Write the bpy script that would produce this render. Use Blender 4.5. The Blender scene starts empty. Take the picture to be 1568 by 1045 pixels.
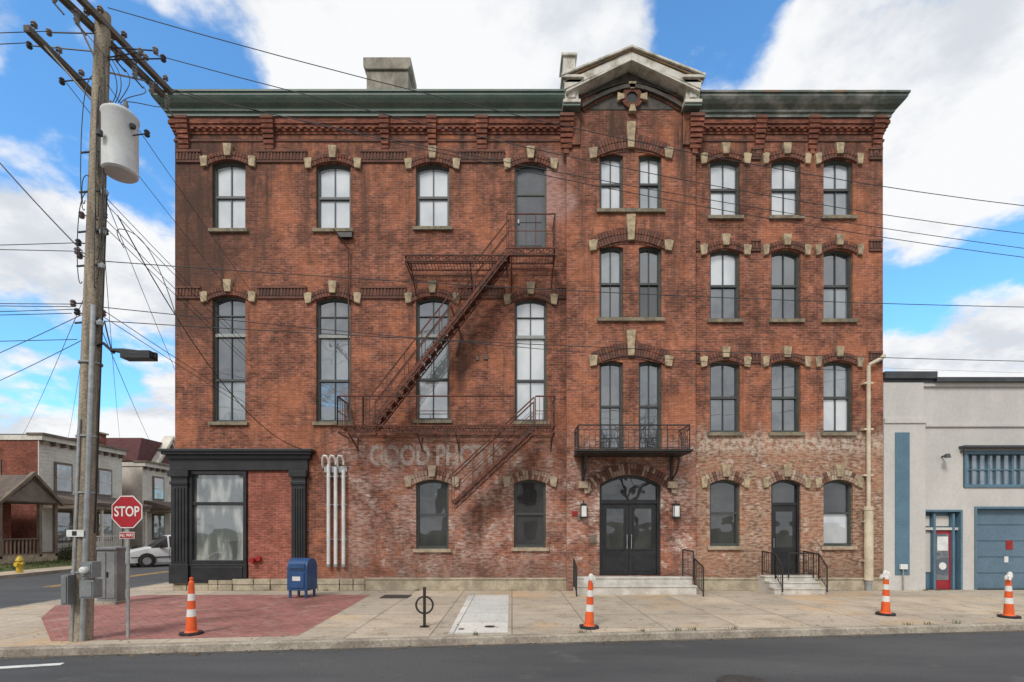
import bpy, bmesh, math, random
from mathutils import Vector, Matrix
random.seed(7)
S=bpy.context.scene
F=780.0; CH=2.0; CD=16.25          # focal (px of 1568), camera height, distance camera->facade
def P(px,py,Y=0.0):
    d=Y+CD
    return ((px-784)/F*d, CH+(808-py)/F*d)
def PX(px,Y=0.0): return (px-784)/F*(Y+CD)
def PZ(py,Y=0.0): return CH+(808-py)/F*(Y+CD)

# ------------------------------------------------------------------ materials
MATS={}
class NT:
    def __init__(s,name):
        s.m=bpy.data.materials.new(name); s.m.use_nodes=True
        s.t=s.m.node_tree; s.t.nodes.clear()
        s.out=s.n('ShaderNodeOutputMaterial'); s.b=s.n('ShaderNodeBsdfPrincipled')
        s.l(s.b.outputs[0],s.out.inputs[0])
    def n(s,ty,**k):
        nd=s.t.nodes.new(ty)
        for a,b in k.items(): setattr(nd,a,b)
        return nd
    def l(s,a,b): s.t.links.new(a,b)
    def setv(s,inp,v):
        if isinstance(v,bpy.types.NodeSocket): s.l(v,inp)
        else: inp.default_value=v
    def math(s,op,a,b=0.0,c=None,clamp=False):
        nd=s.n('ShaderNodeMath',operation=op); nd.use_clamp=clamp
        s.setv(nd.inputs[0],a); s.setv(nd.inputs[1],b)
        if c is not None: s.setv(nd.inputs[2],c)
        return nd.outputs[0]
    def noise(s,vec,scale,detail=5,rough=.6,dim='3D'):
        nd=s.n('ShaderNodeTexNoise'); nd.inputs['Scale'].default_value=scale
        nd.inputs['Detail'].default_value=detail; nd.inputs['Roughness'].default_value=rough
        if vec is not None: s.l(vec,nd.inputs['Vector'])
        return nd.outputs['Fac']
    def ramp(s,v,lo,hi,a=0.0,b=1.0):
        nd=s.n('ShaderNodeMapRange',interpolation_type='SMOOTHSTEP')
        s.setv(nd.inputs['Value'],v)
        nd.inputs['From Min'].default_value=lo; nd.inputs['From Max'].default_value=hi
        nd.inputs['To Min'].default_value=a; nd.inputs['To Max'].default_value=b
        return nd.outputs[0]
    def mix(s,f,a,b,mode='MIX'):
        nd=s.n('ShaderNodeMix',data_type='RGBA',blend_type=mode)
        s.setv(nd.inputs[0],f)
        for i,v in ((6,a),(7,b)):
            if isinstance(v,bpy.types.NodeSocket): s.l(v,nd.inputs[i])
            else: nd.inputs[i].default_value=(v[0],v[1],v[2],1)
        return nd.outputs[2]
    def scale(s,col,f):
        nd=s.n('ShaderNodeVectorMath',operation='SCALE'); s.l(col,nd.inputs[0]); s.setv(nd.inputs['Scale'],f)
        return nd.outputs[0]
    def obj(s): return s.n('ShaderNodeTexCoord').outputs['Object']
    def mapv(s,v,sc):
        nd=s.n('ShaderNodeMapping'); s.l(v,nd.inputs[0]); nd.inputs['Scale'].default_value=sc
        return nd.outputs[0]
    def bump(s,h,st,dist=.02):
        nd=s.n('ShaderNodeBump'); nd.inputs['Strength'].default_value=st; nd.inputs['Distance'].default_value=dist
        s.l(h,nd.inputs['Height']); s.l(nd.outputs[0],s.b.inputs['Normal'])

def pm(name,c1,c2=None,scale=3,rough=.8,bump=0.0,metal=0.0,lo=.35,hi=.65,stretch=(1,1,1),spec=.5,fine=0.12):
    if name in MATS: return MATS[name]
    if c2 is None: c2=tuple(x*.8 for x in c1)
    t=NT(name); o=t.mapv(t.obj(),stretch)
    n=t.noise(o,scale,5,.62); n2=t.noise(t.obj(),scale*11,3,.6)
    c=t.mix(t.ramp(n,lo,hi),c1,c2)
    c=t.scale(c,t.ramp(n2,.25,.75,1-fine,1+fine))
    t.l(c,t.b.inputs['Base Color'])
    t.b.inputs['Roughness'].default_value=rough; t.b.inputs['Metallic'].default_value=metal
    t.b.inputs['Specular IOR Level'].default_value=spec
    if bump: t.bump(n2,bump)
    MATS[name]=t.m; return t.m

def brickuv(t):
    o=t.obj(); sp=t.n('ShaderNodeSeparateXYZ'); t.l(o,sp.inputs[0])
    u=t.math('ADD',sp.outputs[0],sp.outputs[1])
    cb=t.n('ShaderNodeCombineXYZ'); t.l(u,cb.inputs[0]); t.l(sp.outputs[2],cb.inputs[1])
    return o,sp,cb.outputs[0]
def bricktex(t,uv,c1,c2,mo,w=.215,h=.073,ms=.007,off=.5):
    b=t.n('ShaderNodeTexBrick'); b.offset=off
    t.l(uv,b.inputs['Vector'])
    for k,v in (('Color1',c1),('Color2',c2),('Mortar',mo)): b.inputs[k].default_value=(*v,1)
    b.inputs['Scale'].default_value=1; b.inputs['Mortar Size'].default_value=ms
    b.inputs['Mortar Smooth'].default_value=.3; b.inputs['Bias'].default_value=-.1
    b.inputs['Brick Width'].default_value=w; b.inputs['Row Height'].default_value=h
    return b
def brickmat(name,c1,c2,mo,dirt=.5,facade=False):
    t=NT(name); o,sp,uv=brickuv(t)
    b=bricktex(t,uv,c1,c2,mo,ms=.009 if facade else .007)
    col=b.outputs['Color']
    n2=t.noise(o,.5,5,.7)
    col=t.scale(col,t.ramp(n2,.3,.7,1-.42*dirt,1+.26*dirt))
    col=t.scale(col,t.ramp(t.noise(o,2.6,5,.7),.3,.7,1-.38*dirt,1+.28*dirt))
    # brick-sized mottling
    bz=t.mapv(uv,(1,3,1)); nb=t.noise(bz,5.5,2,.5)
    col=t.scale(col,t.ramp(nb,.3,.7,.78,1.24))
    if facade:
        X,Z=sp.outputs[0],sp.outputs[2]
        n1=t.noise(o,1.1,6,.72); n3=t.noise(o,7,3,.7)
        st=t.noise(t.mapv(o,(2.2,2.2,.25)),1.2,5,.7)
        col=t.mix(t.math('MULTIPLY',t.ramp(n2,.48,.60),.45),col,(.43,.15,.068))
        # pale lime bloom blotches
        col=t.mix(t.math('MULTIPLY',t.ramp(t.noise(o,1.9,6,.75),.56,.74),.36),col,(.40,.26,.20))
        top=t.math('MULTIPLY',t.ramp(Z,11.2,14.6),t.ramp(st,.32,.58),clamp=True)
        corner=t.math('MULTIPLY',t.ramp(X,-7.0,-10.2),t.ramp(Z,6,10.0))
        soot=t.math('ADD',t.math('MULTIPLY',top,.55),t.math('MULTIPLY',corner,.9),clamp=True)
        soot=t.math('MULTIPLY',soot,t.ramp(n1,.2,.6,.35,1))
        soot=t.math('ADD',soot,t.math('MULTIPLY',t.ramp(st,.49,.68),.58),clamp=True)
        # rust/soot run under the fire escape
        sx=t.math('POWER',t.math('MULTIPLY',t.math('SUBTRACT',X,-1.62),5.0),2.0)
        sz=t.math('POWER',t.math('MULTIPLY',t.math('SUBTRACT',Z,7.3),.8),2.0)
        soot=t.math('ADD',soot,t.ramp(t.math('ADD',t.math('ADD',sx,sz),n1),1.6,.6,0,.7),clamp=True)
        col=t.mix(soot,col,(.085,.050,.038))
        # ghost of old white paint, ground floor
        low=t.ramp(t.math('ADD',Z,t.math('MULTIPLY',t.math('SUBTRACT',n1,.5),3.0)),5.6,4.3)
        xr=t.ramp(X,-6.2,-5.0)
        bk=t.ramp(nb,.38,.60,.22,1.0)
        w=t.math('MULTIPLY',t.math('MULTIPLY',low,xr),t.ramp(n1,.40,.60,.06,.85))
        right=t.ramp(X,5.7,6.0)
        pale=t.mix(right,(.45,.32,.27),(.44,.325,.23))
        pr=t.math('MULTIPLY',t.math('MULTIPLY',right,low),t.ramp(n3,.3,.65,.35,.85))
        w=t.math('MAXIMUM',w,pr)
        hs=t.math('MULTIPLY',w,bk)
        col=t.mix(hs,col,pale)
        fl=t.math('MULTIPLY',t.math('MULTIPLY',low,xr),t.ramp(t.noise(o,2.1,7,.8),.53,.65,0,.85))
        fl=t.math('MULTIPLY',fl,bk)
        col=t.mix(fl,col,(.66,.57,.50))
        # dirty splash zone at the foot
        ft=t.math('MULTIPLY',t.ramp(Z,1.4,.4),t.ramp(n1,.35,.6,.1,.5))
        col=t.mix(ft,col,(.16,.10,.075))
        band=t.math('MULTIPLY',t.ramp(t.math('ABSOLUTE',t.math('SUBTRACT',Z,4.7)),.45,.1),right)
        col=t.mix(t.math('MULTIPLY',band,t.ramp(n3,.38,.62,0,.75)),col,(.62,.53,.43))
        gx=t.math('POWER',t.math('MULTIPLY',t.math('SUBTRACT',X,1.2),.9),2.0)
        gz=t.math('POWER',t.math('MULTIPLY',t.math('SUBTRACT',Z,12.6),.45),2.0)
        g=t.ramp(t.math('ADD',t.math('ADD',gx,gz),t.math('MULTIPLY',n1,1.6)),1.45,.8)
        col=t.mix(t.math('MULTIPLY',g,t.ramp(nb,.35,.6,.4,.85)),col,(.45,.28,.25))
    t.l(col,t.b.inputs['Base Color']); t.b.inputs['Roughness'].default_value=.92
    t.b.inputs['Specular IOR Level'].default_value=.2
    h=t.math('ADD',t.math('MULTIPLY',b.outputs['Fac'],-1.0),t.math('MULTIPLY',t.noise(o,30,2,.6),.6))
    t.bump(h,.6,.015)
    MATS[name]=t.m; return t.m

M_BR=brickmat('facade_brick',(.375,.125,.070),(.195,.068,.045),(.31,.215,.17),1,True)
M_BRC=brickmat('corbel_brick',(.27,.09,.053),(.16,.058,.041),(.17,.11,.09),.8)
M_BR2=brickmat('storefront_brick',(.37,.115,.075),(.28,.085,.06),(.32,.21,.17),.6)
M_BR3=brickmat('house_brick',(.28,.085,.055),(.2,.065,.045),(.2,.13,.1),.6)
M_HD=pm('hood_brick_dark',(.085,.045,.033),(.15,.065,.045),2,.9,.3)
M_HD2=pm('hood_brick_light',(.19,.08,.052),(.12,.055,.04),2,.9,.3)
M_HW=pm('hood_brick_worn',(.37,.26,.20),(.25,.155,.115),3,.9,.3)
M_ST=pm('cream_stone',(.50,.40,.25),(.28,.215,.145),5.5,.9,.35,fine=.25)
M_STP=pm('worn_stone',(.46,.375,.27),(.30,.23,.165),4,.9,.3)
M_STG=pm('soot_stone',(.19,.15,.105),(.40,.31,.20),5,.9,.3)
M_SILL=pm('sill_stone',(.28,.235,.16),(.15,.13,.095),5,.9,.3)
M_BELT=pm('belt_brick',(.085,.045,.033),(.14,.06,.04),1.5,.9,.3)
M_GR=pm('green_cornice_paint',(.085,.135,.112),(.13,.17,.145),1.2,.55,.1,stretch=(1,1,3))
M_GR2=pm('weathered_cornice_paint',(.10,.12,.105),(.30,.30,.26),1.4,.65,.15,lo=.42,hi=.68,stretch=(1,1,2))
M_RUST=pm('rusty_trim',(.30,.17,.08),(.17,.13,.09),2,.8)
M_FR=pm('window_frame_green',(.05,.068,.055),(.075,.09,.07),4,.5)
M_SASH=pm('window_sash',(.05,.055,.055),(.065,.07,.068),4,.5)
M_SASHL=pm('window_sash_pale',(.34,.37,.34),(.24,.26,.24),4,.6)
M_BLK=pm('black_paint',(.014,.015,.017),(.024,.025,.027),3,.4)
M_IRON=pm('rusty_iron',(.145,.048,.028),(.06,.028,.02),4,.8,lo=.40,hi=.62,fine=.25)
M_IRONB=pm('black_iron',(.016,.015,.015),(.035,.026,.022),5,.5)
M_CON=pm('concrete_step',(.62,.59,.54),(.46,.43,.38),2.5,.85,.2)
M_FND=pm('foundation_stone',(.46,.40,.29),(.30,.25,.18),2.5,.9,.5,fine=.2)
M_PED=pm('pediment_paint',(.62,.59,.52),(.30,.275,.22),2.6,.7,.2,lo=.42,hi=.72)
M_DKW=pm('dark_tympanum',(.045,.042,.038),(.09,.075,.06),4,.8)
M_CHIM=pm('chimney_render',(.36,.33,.27),(.19,.17,.14),2.2,.95,.5,stretch=(1,1,.5))
M_ROOF=pm('roof_felt',(.06,.06,.06),(.09,.09,.085),1,.9)
M_GALV=pm('galvanised',(.42,.43,.43),(.3,.31,.31),6,.45,metal=.5)
M_WHITE=pm('white_paint',(.74,.74,.72),(.6,.6,.58),3,.5)
M_CREAM=pm('cream_pipe',(.66,.57,.42),(.50,.42,.31),3,.6)
M_GREYP=pm('grey_doorpanel',(.075,.08,.092),(.10,.105,.118),2,.5)

def glassmat(name,base,refl=.5,lo=None,sc=(1,1,1),ns=1.2,edge=(.42,.58)):
    t=NT(name); o=t.obj()
    v=t.mapv(o,sc); n=t.noise(v,ns,4,.5)
    c2=lo if lo else tuple(x*.35 for x in base)
    t.l(t.mix(t.ramp(n,*edge),base,c2),t.b.inputs['Base Color'])
    t.b.inputs['Roughness'].default_value=.45
    t.b.inputs['Specular IOR Level'].default_value=.2
    g=t.n('ShaderNodeBsdfGlossy'); g.inputs['Roughness'].default_value=.02
    g.inputs['Color'].default_value=(.94,.96,.98,1)
    bp=t.n('ShaderNodeBump'); bp.inputs['Strength'].default_value=.25; bp.inputs['Distance'].default_value=.03
    t.l(t.noise(o,1.6,1,.5),bp.inputs['Height']); t.l(bp.outputs[0],g.inputs['Normal'])
    mx=t.n('ShaderNodeMixShader'); mx.inputs[0].default_value=refl
    t.l(t.b.outputs[0],mx.inputs[1]); t.l(g.outputs[0],mx.inputs[2]); t.l(mx.outputs[0],t.out.inputs[0])
    MATS[name]=t.m; return t.m
G_BLIND=glassmat('glass_with_blind',(.62,.64,.65),.22,(.42,.45,.48),(1,1,.6),1.0,(.35,.65))
G_SKY=glassmat('glass_reflecting',(.07,.08,.085),.22,(.02,.022,.025),(1,1,.6),1.4,(.3,.7))
G_DARK=glassmat('glass_dark',(.045,.045,.045),.10,(.012,.013,.014),(1,1,.6),1.4,(.3,.7))
G_MIX=glassmat('glass_painted_reflection',(.24,.27,.28),.22,(.10,.115,.125),(1,1,.6),1.3,(.3,.7))  # grey-blue mottling painted into the pane in place of blurred reflections
G_SHOP=glassmat('glass_shop',(.36,.38,.345),.2,(.08,.095,.09),(2.2,1,.5),1.5,(.36,.58))  # upright pale bands painted in for reflections and the shop interior
G_GAR=glassmat('glass_garage',(.16,.20,.24),.2,(.10,.13,.16))

# ------------------------------------------------------------------ mesh builder
class MB:
    def __init__(s): s.v=[];s.f=[];s.m=[];s.mats=[]
    def mi(s,mat):
        if mat not in s.mats: s.mats.append(mat)
        return s.mats.index(mat)
    def add(s,vs,fs,mat):
        o=len(s.v); s.v+=[tuple(v) for v in vs]; k=s.mi(mat)
        for f in fs: s.f.append([o+i for i in f]); s.m.append(k)
    def box(s,x0,x1,y0,y1,z0,z1,mat):
        vs=[(x,y,z) for x in (x0,x1) for y in (y0,y1) for z in (z0,z1)]
        s.add(vs,[(0,1,3,2),(4,6,7,5),(0,4,5,1),(2,3,7,6),(0,2,6,4),(1,5,7,3)],mat)
    def prism(s,pts,a,b,mat,axis='Y'):
        n=len(pts)
        def mk(p,c):
            if axis=='Y': return (p[0],c,p[1])
            if axis=='X': return (c,p[0],p[1])
            return (p[0],p[1],c)
        vs=[mk(p,a) for p in pts]+[mk(p,b) for p in pts]
        fs=[list(range(n)),list(range(2*n-1,n-1,-1))]+[(i,(i+1)%n,n+(i+1)%n,n+i) for i in range(n)]
        s.add(vs,fs,mat)
    def bar(s,p,q,r,mat,n=6,r2=None,flat=None):
        p=Vector(p);q=Vector(q);d=q-p
        if d.length<1e-6: return
        d.normalize(); r2=r if r2 is None else r2
        up=Vector((0,0,1)) if abs(d.z)<.9 else Vector((0,1,0))
        a=d.cross(up).normalized(); b=d.cross(a)
        vs=[]
        for c,rr in ((p,r),(q,r2)):
            for i in range(n):
                t=2*math.pi*(i+.5)/n
                vs.append(c+a*math.cos(t)*rr+b*math.sin(t)*rr)
        s.add(vs,[tuple(range(n)),tuple(range(2*n-1,n-1,-1))]+[(i,(i+1)%n,n+(i+1)%n,n+i) for i in range(n)],mat)
    def path(s,pts,r,mat,n=6):
        for a,b in zip(pts[:-1],pts[1:]): s.bar(a,b,r,mat,n)
    def lathe(s,prof,c,mat,n=16,axis='Z'):
        vs=[];k=len(prof)
        for i in range(n):
            t=2*math.pi*i/n
            for r,z in prof:
                if axis=='Z': vs.append((c[0]+r*math.cos(t),c[1]+r*math.sin(t),c[2]+z))
                elif axis=='Y': vs.append((c[0]+r*math.cos(t),c[1]+z,c[2]+r*math.sin(t)))
                else: vs.append((c[0]+z,c[1]+r*math.cos(t),c[2]+r*math.sin(t)))
        fs=[]
        for i in range(n):
            j=(i+1)%n
            for a in range(k-1): fs.append((i*k+a,j*k+a,j*k+a+1,i*k+a+1))
        fs.append([i*k for i in range(n)]); fs.append([i*k+k-1 for i in range(n)][::-1])
        s.add(vs,fs,mat)
    def sweep(s,prof,path,mat):
        rows=[[(x,y,z) for x,y in path(o)] for o,z in prof]
        k=len(rows[0]); vs=[v for r in rows for v in r]; fs=[]
        for a in range(len(rows)-1):
            for i in range(k-1): fs.append((a*k+i,a*k+i+1,(a+1)*k+i+1,(a+1)*k+i))
        s.add(vs,fs,mat)
    def build(s,name,parent=None,smooth=False,bevel=0,recalc=True,loc=None,rot=None):
        me=bpy.data.meshes.new(name); me.from_pydata(s.v,[],s.f)
        for m in s.mats: me.materials.append(m)
        for i,p in enumerate(me.polygons): p.material_index=s.m[i]; p.use_smooth=smooth
        me.update()
        if recalc:
            bm=bmesh.new(); bm.from_mesh(me); bmesh.ops.recalc_face_normals(bm,faces=bm.faces); bm.to_mesh(me); bm.free()
        ob=bpy.data.objects.new(name,me); S.collection.objects.link(ob)
        if parent: ob.parent=parent
        if loc: ob.location=loc
        if rot: ob.rotation_euler=rot
        if bevel:
            b=ob.modifiers.new('bevel','BEVEL'); b.width=bevel; b.segments=2; b.limit_method='ANGLE'
        if smooth:
            try:
                me.set_sharp_from_angle(angle=math.radians(40))
            except Exception: pass
        return ob
def empty(name,loc=(0,0,0)):
    e=bpy.data.objects.new(name,None); S.collection.objects.link(e); e.location=loc; e.empty_display_size=.3
    return e
def text(name,body,size,mat,loc,rot,parent=None,ext=.004,sx=1,off=.018,spacing=1.0):
    cu=bpy.data.curves.new(name,'FONT'); cu.body=body; cu.size=size; cu.extrude=ext; cu.align_x='CENTER'; cu.align_y='CENTER'
    cu.offset=size*off; cu.space_character=spacing
    o=bpy.data.objects.new(name+'_c',cu); S.collection.objects.link(o)
    bpy.context.view_layer.update()
    me=bpy.data.meshes.new_from_object(o.evaluated_get(bpy.context.evaluated_depsgraph_get()))
    bpy.data.objects.remove(o)
    me.materials.clear(); me.materials.append(mat)
    ob=bpy.data.objects.new(name,me); S.collection.objects.link(ob)
    ob.location=loc; ob.rotation_euler=rot; ob.scale=(sx,1,1)
    if parent: ob.parent=parent
    return ob

# ------------------------------------------------------------------ wall helpers
def archz(x,xc,hw,z1,rise): return z1-rise*((x-xc)/hw)**2
def outline(x0,x1,z0,z1,rise,n=10):
    xc=(x0+x1)/2;hw=(x1-x0)/2
    pts=[(x0,z0),(x1,z0)]
    if rise<=0: return pts+[(x1,z1),(x0,z1)]
    for i in range(n+1):
        x=x1-(x1-x0)*i/n; pts.append((x,archz(x,xc,hw,z1,rise)))
    return pts
def wall(mb,x0,x1,z0,z1,Y,ops,mat,depth=.22):
    xs=sorted(set([x0,x1]+[o[0] for o in ops]+[o[1] for o in ops]))
    zs=sorted(set([z0,z1]+[o[2] for o in ops]+[o[3] for o in ops]))
    for a,b in zip(xs[:-1],xs[1:]):
        for c,d in zip(zs[:-1],zs[1:]):
            mx,mz=(a+b)/2,(c+d)/2
            if any(o[0]<mx<o[1] and o[2]<mz<o[3] for o in ops): continue
            mb.add([(a,Y,c),(b,Y,c),(b,Y,d),(a,Y,d)],[(0,1,2,3)],mat)
    for (a,b,c,d,r) in ops:
        pts=outline(a,b,c,d,r); n=len(pts)
        mb.add([(p[0],Y,p[1]) for p in pts]+[(p[0],Y+depth,p[1]) for p in pts],
               [(i,(i+1)%n,n+(i+1)%n,n+i) for i in range(n)],mat)
        if r>0:
            ar=pts[2:]
            for p,q in zip(ar[:-1],ar[1:]):
                mb.add([(p[0],Y,p[1]),(p[0],Y,d),(q[0],Y,d),(q[0],Y,q[1])],[(0,1,2,3)],mat)
def ring(mb,o1,o2,y0,y1,mat):
    n=len(o1)
    vs=[(p[0],y0,p[1]) for p in o1]+[(p[0],y0,p[1]) for p in o2]+[(p[0],y1,p[1]) for p in o2]
    fs=[]
    for i in range(n):
        j=(i+1)%n
        fs.append((i,j,n+j,n+i)); fs.append((n+i,n+j,2*n+j,2*n+i))
    mb.add(vs,fs,mat)
def window(wf,gl,a,b,c,d,r,Y,style,glass):
    yf=Y+.10; t=.05
    o1=outline(a,b,c,d,r); o2=outline(a+t,b-t,c+t,d-t,max(r*.8,0.0) if r>0 else 0)
    ring(wf,o1,o2,yf,yf+.1,M_FR)
    t2=t+.028
    o3=outline(a+t2,b-t2,c+t2+.02,d-t2,max(r*.7,0.0) if r>0 else 0)
    ring(wf,o2,o3,yf+.025,yf+.09,M_SASH)
    xm=(a+b)/2; hw=.016; yg=yf+.085
    def glz(z0,z1,g,y=yg):
        if z1>=d-1e-6: pts=outline(a+.01,b-.01,z0,d-.01,r)
        else: pts=[(a+.01,z0),(b-.01,z0),(b-.01,z1),(a+.01,z1)]
        tl=random.uniform(-.006,.006); tz=random.uniform(-.006,.006)
        gl.add([(p[0],y+tl*(p[0]-xm)+tz*(p[1]-z0)*.5,p[1]) for p in pts],[list(range(len(pts)))],g)
    def vbar(z0,z1): wf.box(xm-hw,xm+hw,yf+.045,yg-.006,z0,z1,M_SASH)
    if style=='dh':
        zm=c+(d-c)*.50
        wf.box(a+t,b-t,yf+.012,yg-.006,zm-.038,zm+.038,M_SASH); vbar(c+t2,zm-.038); vbar(zm+.038,d-t2-.01)
        gs=glass if isinstance(glass,tuple) else (glass,glass)
        glz(c,zm,gs[1]); glz(zm,d,gs[0])
    elif style=='tall':
        zt=c+(d-c)*.695; zm=c+(d-c)*.34
        wf.box(a+t,b-t,yf-.005,yg-.006,zt-.05,zt+.05,M_SASHL)
        wf.box(a+t,b-t,yf+.012,yg-.006,zm-.035,zm+.035,M_SASH)
        wf.box(a+t,b-t,yf+.03,yg-.006,zt+.62,zt+.645,M_SASH)
        vbar(c+t2,zm-.035); vbar(zm+.035,zt-.05); vbar(zt+.05,d-t2-.01)
        gs=glass if isinstance(glass,tuple) else (glass,)*3
        glz(c,zm,gs[2]); glz(zm,zt,gs[1]); glz(zt,d,gs[0])
    elif style in('single','narrow'):
        zm=c+(d-c)*.5
        wf.box(a+t,b-t,yf+.012,yg-.006,zm-.034,zm+.034,M_SASH)
        if style=='narrow': vbar(c+t2,zm-.034); vbar(zm+.034,d-t2-.01)
        gs=glass if isinstance(glass,tuple) else (glass,glass)
        glz(c,zm,gs[1]); glz(zm,d,gs[0])
def sill(mb,a,b,c,Y,mat=None):
    mb.box(a-.09,b+.09,Y-.09,Y+.16,c-.10,c+.004,mat or M_SILL)
def hood(mb,a,b,d,r,Y,T=.26,ext=.12,proud=.055,stone=None,key=True,ms=None,n=None,keyh=.38,keyw=.135,keyz=.09,spr=True,sw=1.0):
    ms=ms or (M_HD,M_HD2,M_HD2,M_BRC); stone=stone or M_ST
    xc=(a+b)/2;hw=(b-a)/2; H=hw+ext
    n=n or int(2*H/.082)
    for row in (0,1):
        for i in range(n):
            u0=-H+2*H*i/n+.005; u1=-H+2*H*(i+1)/n-.005
            def pt(u,k):
                z=archz(xc+u,xc,hw,d,r)+.004; sl=math.atan(2*r*u/hw/hw)
                return (xc+u+math.sin(sl)*k, z+math.cos(sl)*k)
            k0=.0+row*T*.5+.003; k1=T*.5*(row+1)-.004
            mb.prism([pt(u0,k0),pt(u1,k0),pt(u1,k1),pt(u0,k1)],Y-proud-row*.012-random.random()*.004,Y+.02,random.choice(ms))
    if spr:
        zs=archz(xc+H,xc,hw,d,r)
        for s in (-1,1):
            e=xc+s*H; j=random.uniform(-.012,.012)
            pts=[(e+s*.02,zs-.03+j),(e+s*.19*sw,zs-.06),(e+s*.24*sw,zs+.25),(e+s*.12*sw,zs+.29+j),(e-s*.01,zs+.28)]
            mb.prism(pts,Y-.09,Y+.02,stone)
    if key:
        z=d+keyz
        mb.prism([(xc-keyw*.68,z),(xc+keyw*.68,z),(xc+keyw,z+keyh),(xc-keyw,z+keyh)],Y-.12,Y+.02,stone)
def belt(mb,pa,pb,pz,Y=0,h=.26):
    a,b=PX(pa,Y),PX(pb,Y); z=PZ(pz,Y)-h/2
    mb.box(a,b,Y-.03,Y+.01,z,z+h,M_BELT)
    mb.box(a,b,Y-.07,Y+.01,z+h,z+h+.07,M_HD2)
    mb.box(a,b,Y-.05,Y+.01,z-.06,z,M_HD)
    x=a+.03
    while x<b-.05:
        mb.box(x,x+.055,Y-.052,Y-.02,z+.03,z+h-.002,M_BELT if int(x*9)%3 else M_HD2); x+=.105

# ================================================================== BRICK BUILDING
B=empty('brick_building')
XL,XR=-10.75,PX(1352); XP0,XP1=1.72,5.78; YP=-.22
ZT=15.1
Wm=MB(); wf=MB(); gl=MB(); hd=MB(); bl=MB()
L=[]
def op(px0,px1,py0,py1,Y=0,rise=.12): 
    return (PX(px0,Y),PX(px1,Y),PZ(py1,Y),PZ(py0,Y),rise)
cols=[(325,376),(484,537),(637,688),(788,837)]
row4=[(246,352),(249,352),(250,349),(250,380)]
row3=[(453,647),(455,647),(455,644),(457,646)]
g4=[G_BLIND,G_BLIND,(G_BLIND,G_BLIND),None]
g3=[(G_SKY,G_SKY,G_MIX),(G_SKY,G_MIX,G_SKY),(G_SKY,G_MIX,G_BLIND),(G_BLIND,G_BLIND,G_BLIND)]
for i,((a,b),(c,d)) in enumerate(zip(cols,row4)):
    o=op(a,b,c,d); L.append(o)
    if i<3:
        window(wf,gl,*o,0,'dh',g4[i]); sill(wf,o[0],o[1],o[2],0)
    else:
        ring(wf,outline(*o[:4],o[4]),outline(o[0]+.06,o[1]-.06,o[2]+.02,o[3]-.06,.1),.08,.18,M_FR)
        wf.prism(outline(o[0]+.02,o[1]-.02,o[2],o[3]-.02,.12),.15,.2,M_GREYP)
        zt=o[2]+1.75
        wf.box(o[0]+.05,o[1]-.05,.12,.15,zt,zt+.06,M_FR)
        wf.box(o[0]+.14,o[1]-.14,.135,.15,o[2]+.9,zt-.12,M_GREYP)
        wf.box(o[0]+.14,o[1]-.14,.135,.15,o[2]+.15,o[2]+.75,M_GREYP)
        wf.box(o[0]+.1,o[0]+.15,.1,.15,o[2]+.85,o[2]+.97,M_GALV)
    hood(hd,o[0],o[1],o[3],o[4],0)
for i,((a,b),(c,d)) in enumerate(zip(cols,row3)):
    o=op(a,b,c,d); L.append(o)
    window(wf,gl,*o,0,'tall',g3[i]); sill(wf,o[0],o[1],o[2],0)
    hood(hd,o[0],o[1],o[3],o[4],0,stone=M_ST if i<2 else M_STG)
for i,(a,b,c,d,g) in enumerate([(637,687,735,841,(G_DARK,G_DARK)),(787,836,735,839,(G_DARK,G_DARK))]):
    o=op(a,b,c,d); L.append(o)
    window(wf,gl,*o,0,'single',g); sill(wf,o[0],o[1],o[2],0,M_STP)
    hood(hd,o[0],o[1],o[3],o[4],0,T=.3,stone=M_STP,ms=(M_HW,M_HW,M_HD2),key=(i==0),keyh=.36)
shop=(PX(295),PX(379),PZ(862),PZ(724),0); L.append(shop)
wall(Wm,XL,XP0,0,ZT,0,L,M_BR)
for s in [(270,308),(394,470),(552,622),(702,773)]:
    belt(bl,*s,241); belt(bl,*s,449)
belt(bl,851,868,449)
Pv=[]
for (c,d,g) in [(236,322,((G_BLIND,G_BLIND),(G_BLIND,G_MIX))),(377,488,((G_MIX,G_SKY),(G_SKY,G_DARK))),(553,690,((G_SKY,G_SKY),(G_SKY,G_SKY)))]:
    for k,(a,b) in enumerate([(918,954),(978,1013)]):
        o=op(a,b,c,d,YP,.06); Pv.append(o)
        window(wf,gl,*o,YP,'narrow',g[k]); 
    a0,b0=PX(918,YP),PX(1013,YP); ztop=PZ(c,YP)
    if d<600: sill(wf,a0,b0,PZ(d,YP),YP)
    hood(hd,a0+.02,b0-.02,ztop+.14,.22,YP,T=.42,ext=.1,keyh=.80,keyw=.14,keyz=.0,sw=1.15)
    hood(hd,a0+.02,b0-.02,ztop+.05,.16,YP,T=.1,ext=-.03,key=False,spr=False,proud=.02)
dr=op(918,1012,727,882,YP,.32); Pv.append(dr)
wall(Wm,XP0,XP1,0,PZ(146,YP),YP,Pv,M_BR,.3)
for x,s in ((XP0,1),(XP1,1)):
    Wm.add([(x,YP,0),(x,.02,0),(x,.02,ZT),(x,YP,ZT)],[(0,1,2,3)],M_BR)
hood(hd,dr[0],dr[1],dr[3],dr[4],YP,T=.34,ext=.3,key=False,stone=M_STP,ms=(M_HW,M_HD2,M_HD),sw=.9)
R=[]
rc=[(1087,1133),(1181,1226),(1261,1306)]
rows=[(243,332),(382,490),(553,663),(735,837)]
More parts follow.
